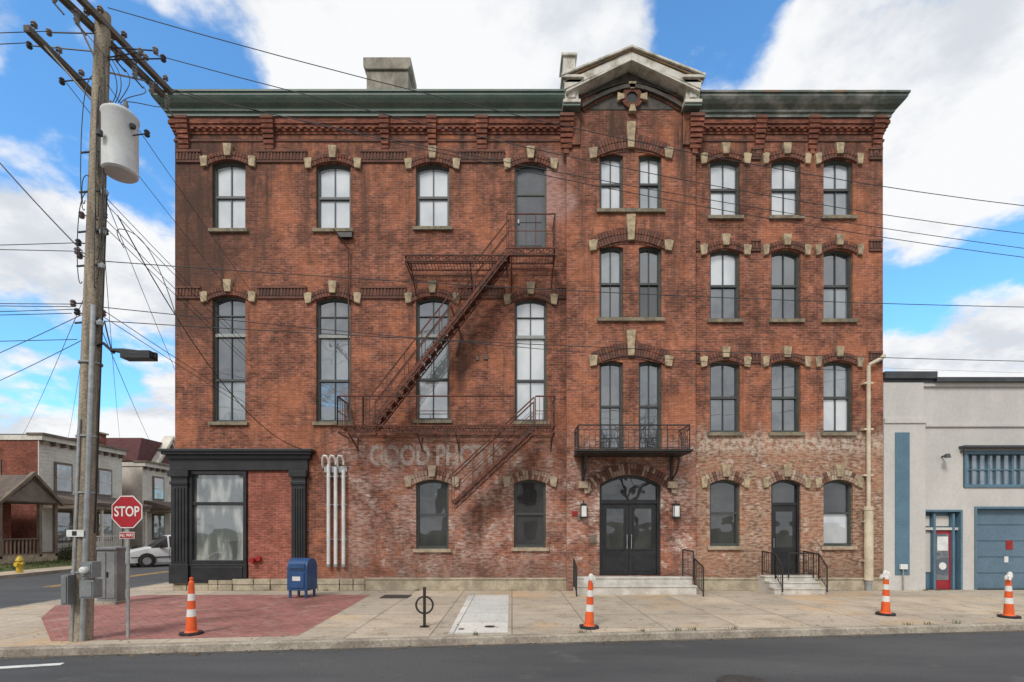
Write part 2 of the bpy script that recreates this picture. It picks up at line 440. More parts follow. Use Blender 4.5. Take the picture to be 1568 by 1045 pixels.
gR=[[G_BLIND,G_BLIND,(G_BLIND,G_MIX)],[(G_BLIND,G_SKY),(G_SKY,G_SKY),(G_SKY,G_MIX)],[(G_SKY,G_SKY),(G_SKY,G_SKY),(G_MIX,G_BLIND)],[(G_DARK,G_DARK),None,(G_DARK,G_BLIND)]]
for ri,(c,d) in enumerate(rows):
    for ci,(a,b) in enumerate(rc):
        dd=d
        if ri==3 and ci==1: dd=882
        o=op(a,b,c,dd,0,.11 if ri<3 else .14); R.append(o)
        if gR[ri][ci] is not None:
            window(wf,gl,*o,0,'dh' if ri<3 else 'single',gR[ri][ci]); sill(wf,o[0],o[1],o[2],0,M_SILL if ri<3 else M_STP)
        st=M_STG if (ri,ci) in ((1,2),(2,2)) else M_ST
        if ri<3: hood(hd,o[0],o[1],o[3],o[4],0,stone=st,keyh=.34,ext=.10,sw=.85 if ci else 1)
        else: hood(hd,o[0],o[1],o[3],o[4],0,T=.32,stone=M_ST,ms=(M_HW,M_HW,M_STP,M_HD2),keyh=.38,ext=.10,sw=.85)
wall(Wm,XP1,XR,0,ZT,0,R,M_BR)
for y in (237,377,548):
    for s in ((1150,1164),(1330,1350),(1064,1071)): belt(bl,*s,y,h=.24)
DEP=14
def sidewall(x): Wm.add([(x,0,0),(x,DEP,0),(x,DEP,ZT),(x,0,ZT)],[(0,1,2,3)],M_BR)
sidewall(XL); sidewall(XR)
Wm.add([(XL,DEP,0),(XR,DEP,0),(XR,DEP,ZT),(XL,DEP,ZT)],[(0,1,2,3)],M_BR)
Wm.build('brick_walls',B,recalc=False)
gl.build('window_glass',B,recalc=False); 
hd.build('arch_hoods_and_keystones',B,bevel=.006)
bl.build('belt_courses',B)
rf=MB(); rf.box(XL+.05,XR-.05,.05,DEP-.05,ZT+.0,ZT+.3,M_ROOF)
def path_left(o): return [(XL-o,4.5),(XL-o,-o),(XP0+.02,-o)]
def path_right(o): return [(XP1-.02,-o),(XR+o,-o),(XR+o,4.5)]
prof=[(0,15.0),(.16,15.0),(.16,15.1),(.22,15.12),(.22,15.2),(.34,15.27),(.42,15.36),(.46,15.42),(.46,15.5),(.5,15.5),(.5,15.56),(0,15.62)]
co=MB(); co.sweep(prof,path_left,M_GR); 
co.sweep([(o,z-.03) for o,z in prof],path_right,M_GR2)
for k in range(5):
    x=PX(1105+k*52); co.box(x,x+.4+random.random()*.4,-.506,-.5,15.47,15.528,M_RUST if k in(1,3) else M_GR2)
co.build('roof_cornice',B)
cb=MB()
steps=[(0,14.53),(.03,14.53),(.03,14.61),(.06,14.61),(.06,14.70),(.10,14.70),(.10,14.79),(.14,14.79),(.14,14.9),(.11,14.9),(.11,15.02)]
cb.sweep(steps,path_left,M_BRC); cb.sweep(steps,path_right,M_BRC)
cb.sweep([(0,14.30),(.03,14.30),(.03,14.37),(0,14.37)],path_left,M_HD); cb.sweep([(0,14.30),(.03,14.30),(.03,14.37),(0,14.37)],path_right,M_HD)
def bracket(x,w=.14,z0=14.05,Y=0,k=1.0):
    for i,(zz,o) in enumerate([(0,.06),(.14,.09),(.29,.12),(.43,.155),(.57,.185),(.71,.21)]):
        cb.box(x-w-.008*i,x+w+.008*i,Y-o*k,Y+.01,z0+zz,z0+zz+.12,M_BRC)
    cb.box(x-w-.05,x+w+.05,Y-.24*k,Y+.01,z0+.84,z0+.93,M_HD2)
    cb.box(x-w*.5,x+w*.5,Y-.05,Y+.01,z0-.15,z0,M_BRC)
for p in (283,413,590,662,738): bracket(PX(p),.15 if p not in(590,662) else .11)
for p in (1162,1243,1341): bracket(PX(p),.13)
for p in (867,1064): bracket(PX(p,YP),.17,13.9,YP,1.2)
x=XL+.1
while x<XR-.1:
    if not (XP0-.2<x<XP1+.1): cb.box(x,x+.11,-.13,0,14.63,14.695,M_BRC)
    x+=.23
cb.build('brick_corbels',B)
# ---- pediment
pe=MB()
Yf=-.72
ax,az=P(968,68,Yf); lx,lz=P(860,118,Yf); rx,rz=P(1081,106,Yf); rz=lz=(lz+rz)/2
def rake(x0,z0,x1,z1,t0,t1,ya,yb,mat): pe.prism([(x0,z0-t0),(x1,z1-t0),(x1,z1-t1),(x0,z0-t1)],ya,yb,mat)
for x0 in (lx,rx):
    rake(x0,lz,ax,az,0,.07,Yf,1.6,M_PED)
    i=.05 if x0<ax else -.05
    rake(x0+i,lz-.02,ax,az,.07,.12,Yf+.06,-.1,M_RUST)
    rake(x0+2*i,lz-.04,ax,az,.12,.36,Yf+.10,-.1,M_PED)
    rake(x0+3*i,lz-.1,ax,az,.36,.42,Yf+.06,-.1,M_PED)
for s,x0 in ((1,lx),(-1,rx)):
    a=sorted((x0,x0+s*.68)); pe.box(a[0],a[1],Yf+.02,.3,lz-.10,lz-.02,M_PED)
    a=sorted((x0+s*.06,x0+s*.62)); pe.box(a[0],a[1],Yf+.1,.3,lz-.2,lz-.102,M_PED)
    a=sorted((x0+s*.12,x0+s*.54)); pe.box(a[0],a[1],Yf+.2,.3,lz-.68,lz-.202,M_PED)
    a=sorted((x0+s*.06,x0+s*.6)); pe.box(a[0],a[1],Yf+.12,.3,lz-.78,lz-.682,M_PED)
    a=sorted((x0+s*.06,x0+s*.6)); pe.box(a[0],a[1],Yf+.16,.3,lz-.86,lz-.782,M_GR)
    a=sorted((x0+s*.22,x0+s*.44)); pe.box(a[0],a[1],Yf+.16,Yf+.2,lz-.6,lz-.28,M_PED)
bx,bz=P(862,100,.1); pe.box(bx-.02,bx+.36,-.2,.5,14.9,bz,M_PED); pe.box(bx-.08,bx+.42,-.26,.56,bz,bz+.08,M_PED)
pe.build('pediment_trim',B,bevel=.01)
ty=MB()
zl=lz-.42; 
ty.prism([(XP0+.3,zl-.3),(XP1-.25,zl-.3),(XP1-.25,zl+.1),(ax,az-.35),(XP0+.3,zl+.1)],YP-.02,YP+.3,M_DKW)
n=14
for i in range(n):
    u0=-1+2*i/n;u1=-1+2*(i+1)/n
    c=(XP0+XP1)/2;w=1.55
    z=lambda u: 15.12+.62*(1-abs(u)**1.6)
    ty.prism([(c+u0*w,z(u0)),(c+u1*w,z(u1)),(c+u1*w,z(u1)+.12),(c+u0*w,z(u0)+.12)],YP-.14,YP,M_DKW)
    ty.prism([(c+u0*w*1.1,z(u0)+.2),(c+u1*w*1.1,z(u1)+.2),(c+u1*w*1.1,z(u1)+.25),(c+u0*w*1.1,z(u0)+.25)],YP-.08,YP,M_DKW)
ty.build('tympanum',B)
gb=MB()
c=(XP0+XP1)/2
pts=[(c+u/10*1.5,15.08+.6*(1-abs(u/10)**1.6)) for u in range(-10,11)]
gb.prism([(XP0+.05,PZ(146,YP)-.002)]+pts+[(XP1-.05,PZ(146,YP)-.002)],YP-.05,YP-.022,M_BR)
gb.box(XP0+.02,XP0+.42,YP-.08,YP+.2,14.0,PZ(140,YP),M_BR); gb.box(XP1-.42,XP1-.02,YP-.08,YP+.2,14.0,PZ(140,YP),M_BR)
gb.build('gable_brick',B)
ro=MB(); cx,cz=P(967,153,YP)
for i in range(20):
    t0=2*math.pi*i/20+.02;t1=2*math.pi*(i+1)/20-.02
    q=lambda r,t:(cx+r*math.cos(t),cz+r*math.sin(t))
    ro.prism([q(.2,t0),q(.2,t1),q(.33,t1),q(.33,t0)],YP-.1,YP+.02,M_HD2 if i%2 else M_BRC)
ro.prism([(cx+.2*math.cos(t*.3927),cz+.2*math.sin(t*.3927)) for t in range(16)],YP-.058,YP+.02,M_BLK)
for i in range(20):
    t0=2*math.pi*i/20;t1=2*math.pi*(i+1)/20
    ro.bar((cx+.19*math.cos(t0),YP-.09,cz+.19*math.sin(t0)),(cx+.19*math.cos(t1),YP-.09,cz+.19*math.sin(t1)),.018,M_HD2,5)
for k in range(4):
    t=k*math.pi/2; ca,sa=math.cos(t),math.sin(t)
    ro.prism([(cx+ca*r-sa*w,cz+sa*r+ca*w) for r,w in ((.25,.06),(.25,-.06),(.46,-.12),(.46,.12))],YP-.14,YP+.02,M_ST)
ro.build('gable_oculus',B)
rf.prism([(lx+.1,lz-.12),(ax,az-.1),(rx-.1,lz-.12)],.35,6,M_ROOF)
rf.build('roof',B)
ch=MB(); a,z=P(556,88,1.3); b,_=P(629,88,1.3)
ch.box(a+.1,b-.1,1.35,2.35,15.2,z-.42,M_CHIM)
ch.prism([(a+.1,z-.42),(b-.1,z-.42),(b,z-.3),(b,z),(a,z),(a,z-.3)],1.28,2.42,M_CHIM)
ch.build('chimney',B,bevel=.03)
fd=MB()
fx=PX(560); 
fd.box(fx,XR,-.07,.02,.0,.34,M_FND); fd.box(fx,XR,-.1,.02,.34,.40,M_FND)
x=XL-.02
while x<fx:
    w=min(.3+random.random()*.45,fx-x)
    for r in range(2): fd.box(x+.01,x+w-.01,-.08-random.random()*.07,.02,r*.19,r*.19+.18,M_FND)
    x+=w
fd.build('stone_foundation',B,bevel=.015)
# ---- storefront
sf=MB(); x0,x1=PX(268),PX(478)
def sb(px0,px1,py0,py1,y0,y1,m=M_BLK): sf.box(PX(px0),PX(px1),y0,y1,PZ(py1),PZ(py0),m)
sf.box(x0-.3,x1+.12,-.38,.01,PZ(694),PZ(690),M_BLK); sf.box(x0-.24,x1+.06,-.32,.01,PZ(698),PZ(694)-.002,M_BLK)
sf.box(x0-.16,x1,-.2,.01,PZ(704),PZ(698)-.002,M_BLK); sf.box(x0-.1,x1-.1,-.12,.01,PZ(721),PZ(704)-.002,M_BLK)
for a,b in ((266,291),(449,470)):
    sb(a,b,724,893,-.14,.01); sb(a-2,b+2,864,893,-.18,-.141); sb(a-3,b+3,722,731,-.22,.01); sb(a-1,b+1,738,743,-.18,-.141)
    n=4
    for k in range(n):
        xx=a+3+(b-a-6)*(k+.5)/n; sb(xx-1.3,xx+1.3,748,860,-.165,-.141)
sb(291,380,864,893,-.10,.01); sb(296,374,868,888,-.125,-.101)
for p in (291,374): sb(p,p+5,722,866,-.08,.1)
sb(296,374,722,727,-.08,.1); sb(296,374,858,864,-.08,.1); sb(296,374,769,774,-.05,.1)
sf.build('storefront',B,bevel=.006)
g=MB(); g.box(shop[0],shop[1],.06,.07,shop[2],shop[3],G_SHOP); g.build('storefront_glass',B)
g=MB(); g.box(PX(381),PX(450),-.03,.005,PZ(890),PZ(722),M_BR2); g.box(PX(380),PX(450),-.06,.003,PZ(894),PZ(889),M_STP); g.build('storefront_brick_panel',B)
g=MB(); M_RED=pm('red_enamel',(.35,.02,.02),(.25,.015,.015),4,.4)
cx,cz=P(388,858,-.1); g.lathe([(.0,0),(.11,0),(.11,-.05),(.06,-.06),(.06,-.16),(.075,-.16),(.075,-.22),(0,-.22)],(cx,-.03,cz),M_RED,14,'Y')
g.lathe([(.0,0),(.08,0),(.08,-.12),(0,-.12)],(PX(398),-.03,cz+.05),M_RED,12,'Y')
g.build('fire_department_connection',B)
g=MB()
for k,p in enumerate((503,514,526)):
    x=PX(p,-.12); g.bar((x,-.12,PZ(866,-.12)),(x,-.12,PZ(712+k*4,-.12)),.055,M_WHITE,10)
    g.lathe([(.065,0),(.065,.08)],(x,-.12,PZ(868,-.12)),M_GALV,10)
    for zz in (1.6,2.7,3.6): g.box(x-.09,x+.09,-.13,0,zz,zz+.04,M_GALV)
    pp=[(x,-.12,PZ(712,-.12)),(x+.01,-.14,4.1),(x-.03,-.2,4.24),(x-.12,-.2,4.27),(x-.18,-.16,4.18),(x-.2,-.1,4.0),(x-.2,-.03,3.9)]
    g.path(pp,.032,M_WHITE,8)
    for q in pp[1:-1]: g.lathe([(0,-.032),(.03,-.015),(.033,0),(.03,.015),(0,.032)],q,M_WHITE,8)
g.box(PX(497),PX(532),-.05,0,3.75,3.95,M_GALV)
g.build('service_conduits',B,smooth=True)
g=MB(); x=PX(1330,-.15)
g.path([(PX(1353,-.1),-.12,PZ(547)),(PX(1343),-.2,PZ(552)),(x,-.15,PZ(562)),(x,-.15,PZ(780))],.06,M_CREAM,10)
g.bar((x,-.15,PZ(780)),(x,-.15,PZ(888)),.13,M_CREAM,12); g.lathe([(.09,0),(.15,0),(.15,.1),(.09,.12)],(x,-.15,PZ(782)),M_CREAM,12)
for yy in (590,660,730,800,860): g.box(x-.15,x+.15,-.17,0,PZ(yy),PZ(yy)+.05,M_CREAM)
g.bar((x,-.15,.0),(x,-.15,.36),.1,M_GALV,10)
g.build('downspout',B,smooth=True)
t=NT('faded_sign_paint'); o=t.obj()
t.l(t.mix(t.noise(o,3,4),(.72,.64,.57),(.52,.42,.37)),t.b.inputs['Base Color']); t.b.inputs['Roughness'].default_value=.95
al=t.math('MULTIPLY',t.ramp(t.noise(o,3.0,6,.75),.38,.60,.10,.9),t.ramp(t.noise(o,17.0,3,.7),.36,.58,.35,1.0))
t.l(al,t.b.inputs['Alpha'])
text('painted_wall_lettering','GOOD PHOTO',.88,t.m,(PX(668),-.008,PZ(699)),(math.pi/2,0,0),B,.0005,.70,.032)
# ---- main entrance
e=MB(); a,b,c,d,r=dr; y=YP+.14
o1=outline(a,b,c,d,r); o2=outline(a+.09,b-.09,c,d-.09,r*.85)
ring(e,o1,o2,y-.03,y+.12,M_BLK)
zt=c+2.28; e.box(a+.09,b-.09,y,y+.1,zt,zt+.12,M_BLK)
xm=(a+b)/2
for s0,s1 in ((a+.09,xm-.006),(xm+.006,b-.09)):
    e.box(s0,s1,y+.05,y+.1,c,zt,M_BLK)
    e.box(s0+.14,s1-.14,y+.03,y+.05,c+.14,c+.62,M_BLK)
    ring(e,[(s0+.12,c+.8),(s1-.12,c+.8),(s1-.12,zt-.12),(s0+.12,zt-.12)],[(s0+.16,c+.84),(s1-.16,c+.84),(s1-.16,zt-.16),(s0+.16,zt-.16)],y+.025,y+.06,M_BLK)
    e.box(s0+.16,s1-.16,y+.042,y+.052,c+.84,zt-.16,G_DARK)
for s in (-1,1): e.bar((xm+s*.07,y-.02,c+.85),(xm+s*.07,y-.02,c+1.3),.014,M_GALV,8)
pts=outline(a+.09,b-.09,zt+.12,d-.09,r*.85); e.add([(p[0],y+.06,p[1]) for p in pts],[list(range(len(pts)))],G_DARK)
e.build('entrance_doors',B)
for p in (894,1036):
    g=MB(); x,z=P(p,783,YP-.12)
    g.box(x-.09,x+.09,YP-.18,YP,z+.17,z+.24,M_BLK); g.box(x-.085,x+.085,YP-.17,YP-.03,z-.17,z+.17,M_WHITE)
    g.box(x-.1,x+.1,YP-.19,YP,z-.22,z-.172,M_BLK); g.box(x-.1,x+.1,YP-.03,YP,z-.172,z+.17,M_BLK)
    for s in (-.09,.078): g.box(x+s,x+s+.012,YP-.182,YP-.168,z-.172,z+.17,M_BLK)
    g.bar((x,YP-.06,z+.24),(x,YP-.06,z+.34),.02,M_BLK); g.build('wall_lantern',B)
g=MB()
M_BRONZE=pm('bronze_plate',(.2,.16,.12),(.1,.08,.06),6,.5)
for (p0,p1,q0,q1) in ((884,888,789,797),(903,913,820,832)): g.box(PX(p0,YP),PX(p1,YP),YP-.05,YP,PZ(q1,YP),PZ(q0,YP),M_BRONZE)
g.box(PX(876,YP),PX(884,YP),YP-.04,YP,PZ(790,YP),PZ(783,YP),M_RED)
g.box(PX(741),PX(747),-.05,0,PZ(551),PZ(545),M_BRONZE); g.box(PX(729),PX(733),-.05,0,PZ(552),PZ(546),M_BRONZE); g.build('wall_plates',B)
e=MB(); a,b,c,d,r=[o for o in R if abs(o[2]-PZ(882))<.01][0]
ring(e,outline(a,b,c,d,r),outline(a+.07,b-.07,c,d-.07,r*.8),.07,.2,M_BLK)
zt=c+2.25; e.box(a+.07,b-.07,.1,.2,zt,zt+.09,M_BLK); e.box(a+.07,b-.07,.13,.2,c,zt,M_BLK)
e.box(a+.2,b-.2,.12,.13,c+.9,zt-.2,G_DARK); e.box(a+.2,b-.2,.11,.13,c+.2,c+.7,M_BLK); e.bar((a+.13,.09,c+.9),(a+.13,.09,c+1.2),.012,M_GALV)
pts=outline(a+.07,b-.07,zt+.09,d-.07,r*.8); e.add([(p[0],.16,p[1]) for p in pts],[list(range(len(pts)))],G_DARK)
e.build('side_door',B)
wf.build('window_frames',B)
def steps_(name,xa,xb,yw,n,tread,z):
    g=MB()
    for i in range(n):
        zz=z*(n-i)/n; yy=yw-.55-tread*i
        g.box(xa,xb,yy,yw-(0 if i==0 else .55+tread*(i-1)),0,zz,M_CON)
        g.box(xa-.02,xb+.02,yy-.025,yy+.3,zz+.002,zz+.05,M_CON)
    g.build(name,B,bevel=.008)
steps_('entrance_steps',PX(884,-1.2),PX(1068,-1.2),YP,2,.36,.44)
steps_('side_door_steps',PX(1183,-1),PX(1262,-1),0,3,.28,.46)
def rail(name,segs,h=.85,base=0.0):
    g=MB()
    for (p,q) in segs:
        p=Vector(p);q=Vector(q); L_=(q-p).length; n=max(1,int(L_/.13))
        g.bar(p+Vector((0,0,h)),q+Vector((0,0,h)),.022,M_IRONB,8); g.bar(p+Vector((0,0,.12)),q+Vector((0,0,.12)),.012,M_IRONB)
        for i in range(n+1):
            w=p.lerp(q,i/n); g.bar(w+Vector((0,0,.0 if i in(0,n) else .12)),w+Vector((0,0,h)),.022 if i in(0,n) else .009,M_IRONB)
    g.build(name,B)
xa,xb=PX(884,-1.2),PX(1068,-1.2)
rail('entrance_railing',[((xa-.06,-.8,0.2),(xa-.06,-1.5,0.0)),((xb+.06,-.8,.2),(xb+.06,-1.5,0.0)),((xb-.2,-.5,.47),(xb+.02,-.8,.42))],.85)
xa,xb=PX(1190,-1),PX(1257,-1)
rail('side_door_railing',[((xa,-.1,.5),(xa,-.9,.45)),((xa,-.9,.45),(xa-.0,-1.3,.1)),((xb,-.1,.5),(xb,-.9,.45)),((xb,-.9,.45),(xb,-1.3,.1)),((xa+.55,-.62,.46),(xb,-.62,.46))],.75)
# balcony
g=MB(); Yb=-1.15; a,b=PX(886,Yb),PX(1056,Yb); zf=PZ(690,Yb); zr=PZ(651,Yb)
g.box(a-.04,b+.04,Yb-.05,YP,zf-.07,zf,M_IRONB); g.box(a-.08,b+.08,Yb-.1,Yb+.02,zf-.03,zf+.03,M_IRONB)
def lat(g,p,q,z0,z1,n,m,r=.012):
    for i in range(n):
        u=p.lerp(q,i/n);w=p.lerp(q,(i+1)/n)
        g.bar((u.x,u.y,z0),(w.x,w.y,z1),r,m,4); g.bar((u.x,u.y,z1),(w.x,w.y,z0),r,m,4)
cor=[Vector((a,YP,0)),Vector((a,Yb,0)),Vector((b,Yb,0)),Vector((b,YP,0))]
for p,q in zip(cor[:-1],cor[1:]):
    for zz,r in ((zr,.020),(zr-.14,.010),(zf+.08,.011)): g.bar((p.x,p.y,zz),(q.x,q.y,zz),r,M_IRONB)
    L_=(q-p).length; n=max(4,int(L_/.16))
    for i in range(n+1):
        w=p.lerp(q,i/n); g.bar((w.x,w.y,zf),(w.x,w.y,zr if i%4==0 else zr-.14),.015 if i%4==0 else .007,M_IRONB)
    lat(g,p,q,zr-.14,zr,max(3,int(L_/.2)),M_IRONB,.006)
    m=max(2,int(L_/.35))
    for i in range(m):      # scroll ornaments
        w=p.lerp(q,(i+.5)/m); ux=(q-p).normalized()
        for k in range(10):
            t0=2*math.pi*k/10;t1=2*math.pi*(k+1)/10
            A=w+ux*.1*math.cos(t0);C=w+ux*.1*math.cos(t1)
            g.bar((A.x,A.y,zf+.36+.1*math.sin(t0)),(C.x,C.y,zf+.36+.1*math.sin(t1)),.007,M_IRONB,4)
for x in (a+.25,b-.25):
    for k in range(8):
        t0=math.pi/2*k/8;t1=math.pi/2*(k+1)/8
        g.bar((x,YP-.75*math.sin(t0),zf-.75+.65*(1-math.cos(t0))),(x,YP-.75*math.sin(t1),zf-.75+.65*(1-math.cos(t1))),.028,M_IRONB)
    g.box(x-.04,x+.04,YP-.06,YP,zf-.85,zf-.07,M_IRONB)
    g.box(x-.14,x+.14,YP-.16,YP,zf-1.05,zf-.85,M_STP)
g.build('balcony',B)

# ================================================================== FIRE ESCAPE
g=MB(); I=M_IRON
Yo,Yi=-1.0,-.12
def plat(pxa,pxb,pyf,posts=True,lath=.2,grate=True):
    a,b=PX(pxa,Yo),PX(pxb,Yo); z=PZ(pyf,Yo)
    for y in (Yo,Yi,(Yo+Yi)/2): g.bar((a,y,z),(b,y,z),.030,I,4)
    x=a
    while x<=b: g.box(x-.005,x+.005,Yo,Yi,z-.015,z+.01,I); x+=.10
    g.bar((a,Yo,z-lath),(b,Yo,z-lath),.026,I,4); g.bar((a,Yi,z-lath),(b,Yi,z-lath),.014,I,4)
    lat(g,Vector((a,Yo,0)),Vector((b,Yo,0)),z-lath,z,max(3,int((b-a)/.26)),I,.016)
    for x in (a,b): g.bar((x,Yo,z),(x,Yi,z),.028,I,4); g.bar((x,Yo,z-lath),(x,0,z-lath),.02,I,4)
    return a,b,z
def brk(x,z,l=.8): 
    g.bar((x,Yo+.05,z-.2),(x,0,z-.2-l),.022,I,4); g.bar((x,0,z-.2),(x,0,z-.3-l),.025,I,4)
def guard(p,q,z0,z1,n):
    g.bar((p[0],p[1],z1),(q[0],q[1],z1),.024,I,6)
    g.bar((p[0],p[1],(z0+z1)/2),(q[0],q[1],(z0+z1)/2),.013,I,4)
    for i in range(n+1):
        x=p[0]+(q[0]-p[0])*i/n;y=p[1]+(q[1]-p[1])*i/n; g.bar((x,y,z0),(x,y,z1),.020 if i%3==0 else .010,I,4)
a,b,z=plat(517,850,652); zr=PZ(607,Yo)
guard((a,Yo),(PX(556,Yo),Yo),z,zr,3); guard((PX(640,Yo),Yo),(PX(786,Yo),Yo),z,zr,2); guard((PX(820,Yo),Yo),(b,Yo),z,zr,5)
guard((PX(556,Yo),Yo),(PX(640,Yo),Yo),z,zr,1)
guard((a,Yo),(a,Yi),z,zr,4); guard((b,Yo),(b,Yi),z,zr,4)
for p in (535,640,700,850): brk(PX(p,Yo)-.05,z,.35)
zlow=z
a2,b2,z2=plat(776,850,380); zr2=PZ(328,Yo)
guard((a2,Yo),(b2,Yo),z2,zr2,5); guard((b2,Yo),(b2,Yi),z2,zr2,4); 
for p in (785,850): brk(PX(p,Yo)-.03,z2,.55)
a3,b3,z3=plat(620,776,391,lath=.17)
for p in (628,720): brk(PX(p,Yo),z3,.6)
def flight(x0,z0,x1,z1,ya,yb,n,rail=.85):
    for y in (ya,yb):
        dx=(x1-x0);dz=(z1-z0)
        g.prism([(x0,z0-.10),(x0,z0+.03),(x1,z1+.03),(x1,z1-.10)],y-.012,y+.012,I)
        g.bar((x0,y,z0-.20),(x1,y,z1-.20),.022,I,4)
        for i in range(n):
            u=i/n;w=(i+1)/n
            g.bar((x0+dx*u,y,z0+dz*u-.20),(x0+dx*w,y,z0+dz*w-.1),.010,I,4)
        g.bar((x0,y,z0+rail),(x1,y,z1+rail),.022,I,6)
        g.bar((x0,y,z0+rail*.5),(x1,y,z1+rail*.5),.013,I,4)
        for i in range(0,n+1,3):
            u=i/n; xx=x0+dx*u; zz=z0+dz*u; g.bar((xx,y,zz),(xx,y,zz+rail),.016,I,4)
    for i in range(n):
        u=(i+.5)/n; xx=x0+(x1-x0)*u; zz=z0+(z1-z0)*u-.03
        g.box(xx-.12,xx+.12,ya+.013,yb-.013,zz-.014,zz+.012,I)
flight(PX(566,Yo),zlow,PX(779,Yo),z2,Yo,-.40,24)
flight(PX(692,Yo),PZ(770,Yo),PX(818,Yo),zlow,Yo,-.40,12)
g.bar((PX(690,-.6),-.6,PZ(480)),(PX(705,-.6),-.02,PZ(520)),.03,I,6); g.bar((PX(705),-.03,PZ(520)),(PX(700),-.03,PZ(545)),.03,I,6)
g.path([(PX(519),-.5,PZ(365)),(PX(535),-.1,PZ(384)),(PX(535),-.06,PZ(645))],.022,I,6)
g.box(PX(519),PX(541),-.15,-.03,PZ(367),PZ(360),M_IRONB)
g.build('fire_escape')

# ================================================================== NEIGHBOUR
N=empty('garage_building')
M_NW=pm('grey_white_stucco',(.57,.545,.51),(.51,.49,.46),.9,.85,.12,stretch=(1,1,.5),fine=.05)
M_BLUE=pm('slate_blue_paint',(.10,.19,.255),(.085,.16,.215),1.5,.6)
M_BLUEG=pm('garage_blue',(.12,.19,.25),(.10,.165,.22),1.5,.5)
M_CAP=pm('coping_dark',(.035,.04,.045),(.055,.06,.065),2,.5)
g=MB(); Yn=.12
nx0=XR+.005; nx1=24
nops=[(PX(1475,Yn),PX(1640,Yn),PZ(747,Yn),PZ(691,Yn),0),(PX(1410,Yn),PX(1473,Yn),.0,PZ(781,Yn),0),(PX(1492,Yn),PX(1660,Yn),.0,PZ(776,Yn),0)]
wall(g,nx0,nx1,0,PZ(587,Yn),Yn,nops,M_NW,.3)
g.build('stucco_wall',N,recalc=False)
g=MB()
zt=PZ(587,Yn)
g.box(nx0,nx1,Yn,12,zt-.02,zt+.05,M_ROOF); g.box(nx1-.2,nx1,Yn+.01,12,0,zt-.03,M_NW); g.box(nx0,nx1,11.8,12,0,zt-.03,M_NW)
g.box(nx0,PX(1435,Yn-.2),Yn-.22,Yn+.3,zt+.10,PZ(572,Yn),M_CAP); g.box(nx0,PX(1435,Yn-.2),Yn-.12,Yn+.2,zt,zt+.098,M_CAP)
g.box(PX(1435,Yn-.2)+.003,nx1,Yn-.2,Yn+.3,zt,zt+.14,M_CAP); g.box(PX(1405,Yn),nx1,Yn-.08,Yn,zt-.12,zt-.003,M_NW)
g.build('parapet_coping',N)
g=MB()
g.box(nx0,PX(1411,Yn),Yn-.16,Yn-.002,0,PZ(650,Yn),M_NW); g.box(nx0,PX(1413,Yn),Yn-.2,Yn-.002,PZ(650,Yn)+.002,PZ(643,Yn),M_NW)
g.box(nx0,PX(1409,Yn),Yn-.14,Yn-.002,PZ(643,Yn)+.002,zt-.02,M_NW)
g.box(PX(1371,-.06),PX(1393,-.06),Yn-.18,Yn-.161,PZ(880,Yn),PZ(664,Yn),M_BLUE)
g.box(PX(1411,Yn),nx1,Yn-.06,Yn-.002,PZ(654,Yn),PZ(650,Yn),M_NW)
g.build('pilaster',N)
g=MB()
a,b,c,d,_=nops[0]; yy=Yn+.08
g.box(a,b,yy+.08,yy+.1,c,d,G_GAR)
ring(g,[(a,c),(b,c),(b,d),(a,d)],[(a+.1,c+.1),(b-.1,c+.1),(b-.1,d-.1),(a+.1,d-.1)],Yn-.04,yy+.08,M_BLUE)
k=a+.1;i=0
while k<b-.1:
    w=.07 if i%3==0 else .025
    g.box(k,k+w,yy+.02,yy+.08,c+.1,d-.1,M_BLUE); k+=.26; i+=1
g.box(a+.1,b-.1,yy+.03,yy+.079,(c+d)/2-.02,(c+d)/2+.02,M_BLUE)
g.box(a-.15,b,Yn-.25,Yn,d+.08,d+.15,M_CAP); g.bar((a-.1,Yn-.2,d+.1),(a-.1,Yn-.02,d-.05),.02,M_CAP)
a,b,c,d,_=nops[1]; yy=Yn+.05
g.box(a,b,yy+.16,yy+.2,c,d,M_BLUE)
dx0,dx1=PX(1435,Yn),PX(1461,Yn)
ring(g,[(a,c),(b,c),(b,d),(a,d)],[(a+.06,c),(b-.06,c),(b-.06,d-.06),(a+.06,d-.06)],Yn-.03,yy+.16,M_BLUE)
g.box(dx0-.07,dx0,yy,yy+.16,c,PZ(786,Yn),M_BLUE); g.box(dx1,dx1+.07,yy,yy+.16,c,PZ(786,Yn),M_BLUE); g.box(a+.06,b-.06,yy+.02,yy+.16,PZ(812,Yn),PZ(808,Yn),M_NW)
g.box(a+.1,dx0-.1,yy+.13,yy+.158,PZ(806,Yn),PZ(790,Yn),M_NW); g.box(dx0+.02,dx1-.02,yy+.13,yy+.158,PZ(806,Yn),PZ(790,Yn),M_NW)
g.box(dx1+.1,b-.08,yy+.13,yy+.158,PZ(806,Yn),PZ(790,Yn),G_GAR)
g.box(a+.07,dx0-.08,yy+.12,yy+.158,c+.55,PZ(814,Yn),M_NW)
M_RD=pm('red_door',(.34,.02,.03),(.27,.015,.025),2,.45)
g.box(dx0,dx1,yy+.08,yy+.158,c,PZ(813,Yn),M_RD); g.box(dx0+.07,dx1-.07,yy+.07,yy+.08,c+.3,PZ(818,Yn),G_GAR); g.box(dx0+.10,dx1-.10,yy+.062,yy+.0695,c+1.25,PZ(822,Yn),M_WHITE)
g.lathe([(.0,0),(.12,0),(.12,-.01),(0,-.01)],((dx0+dx1)/2,yy+.068,c+.75),M_WHITE,14,'Y')
a,b,c,d,_=nops[2]
ring(g,[(a,c),(b,c),(b,d),(a,d)],[(a+.07,c),(b-.07,c),(b-.07,d-.07),(a+.07,d-.07)],Yn-.02,Yn+.2,M_BLUE)
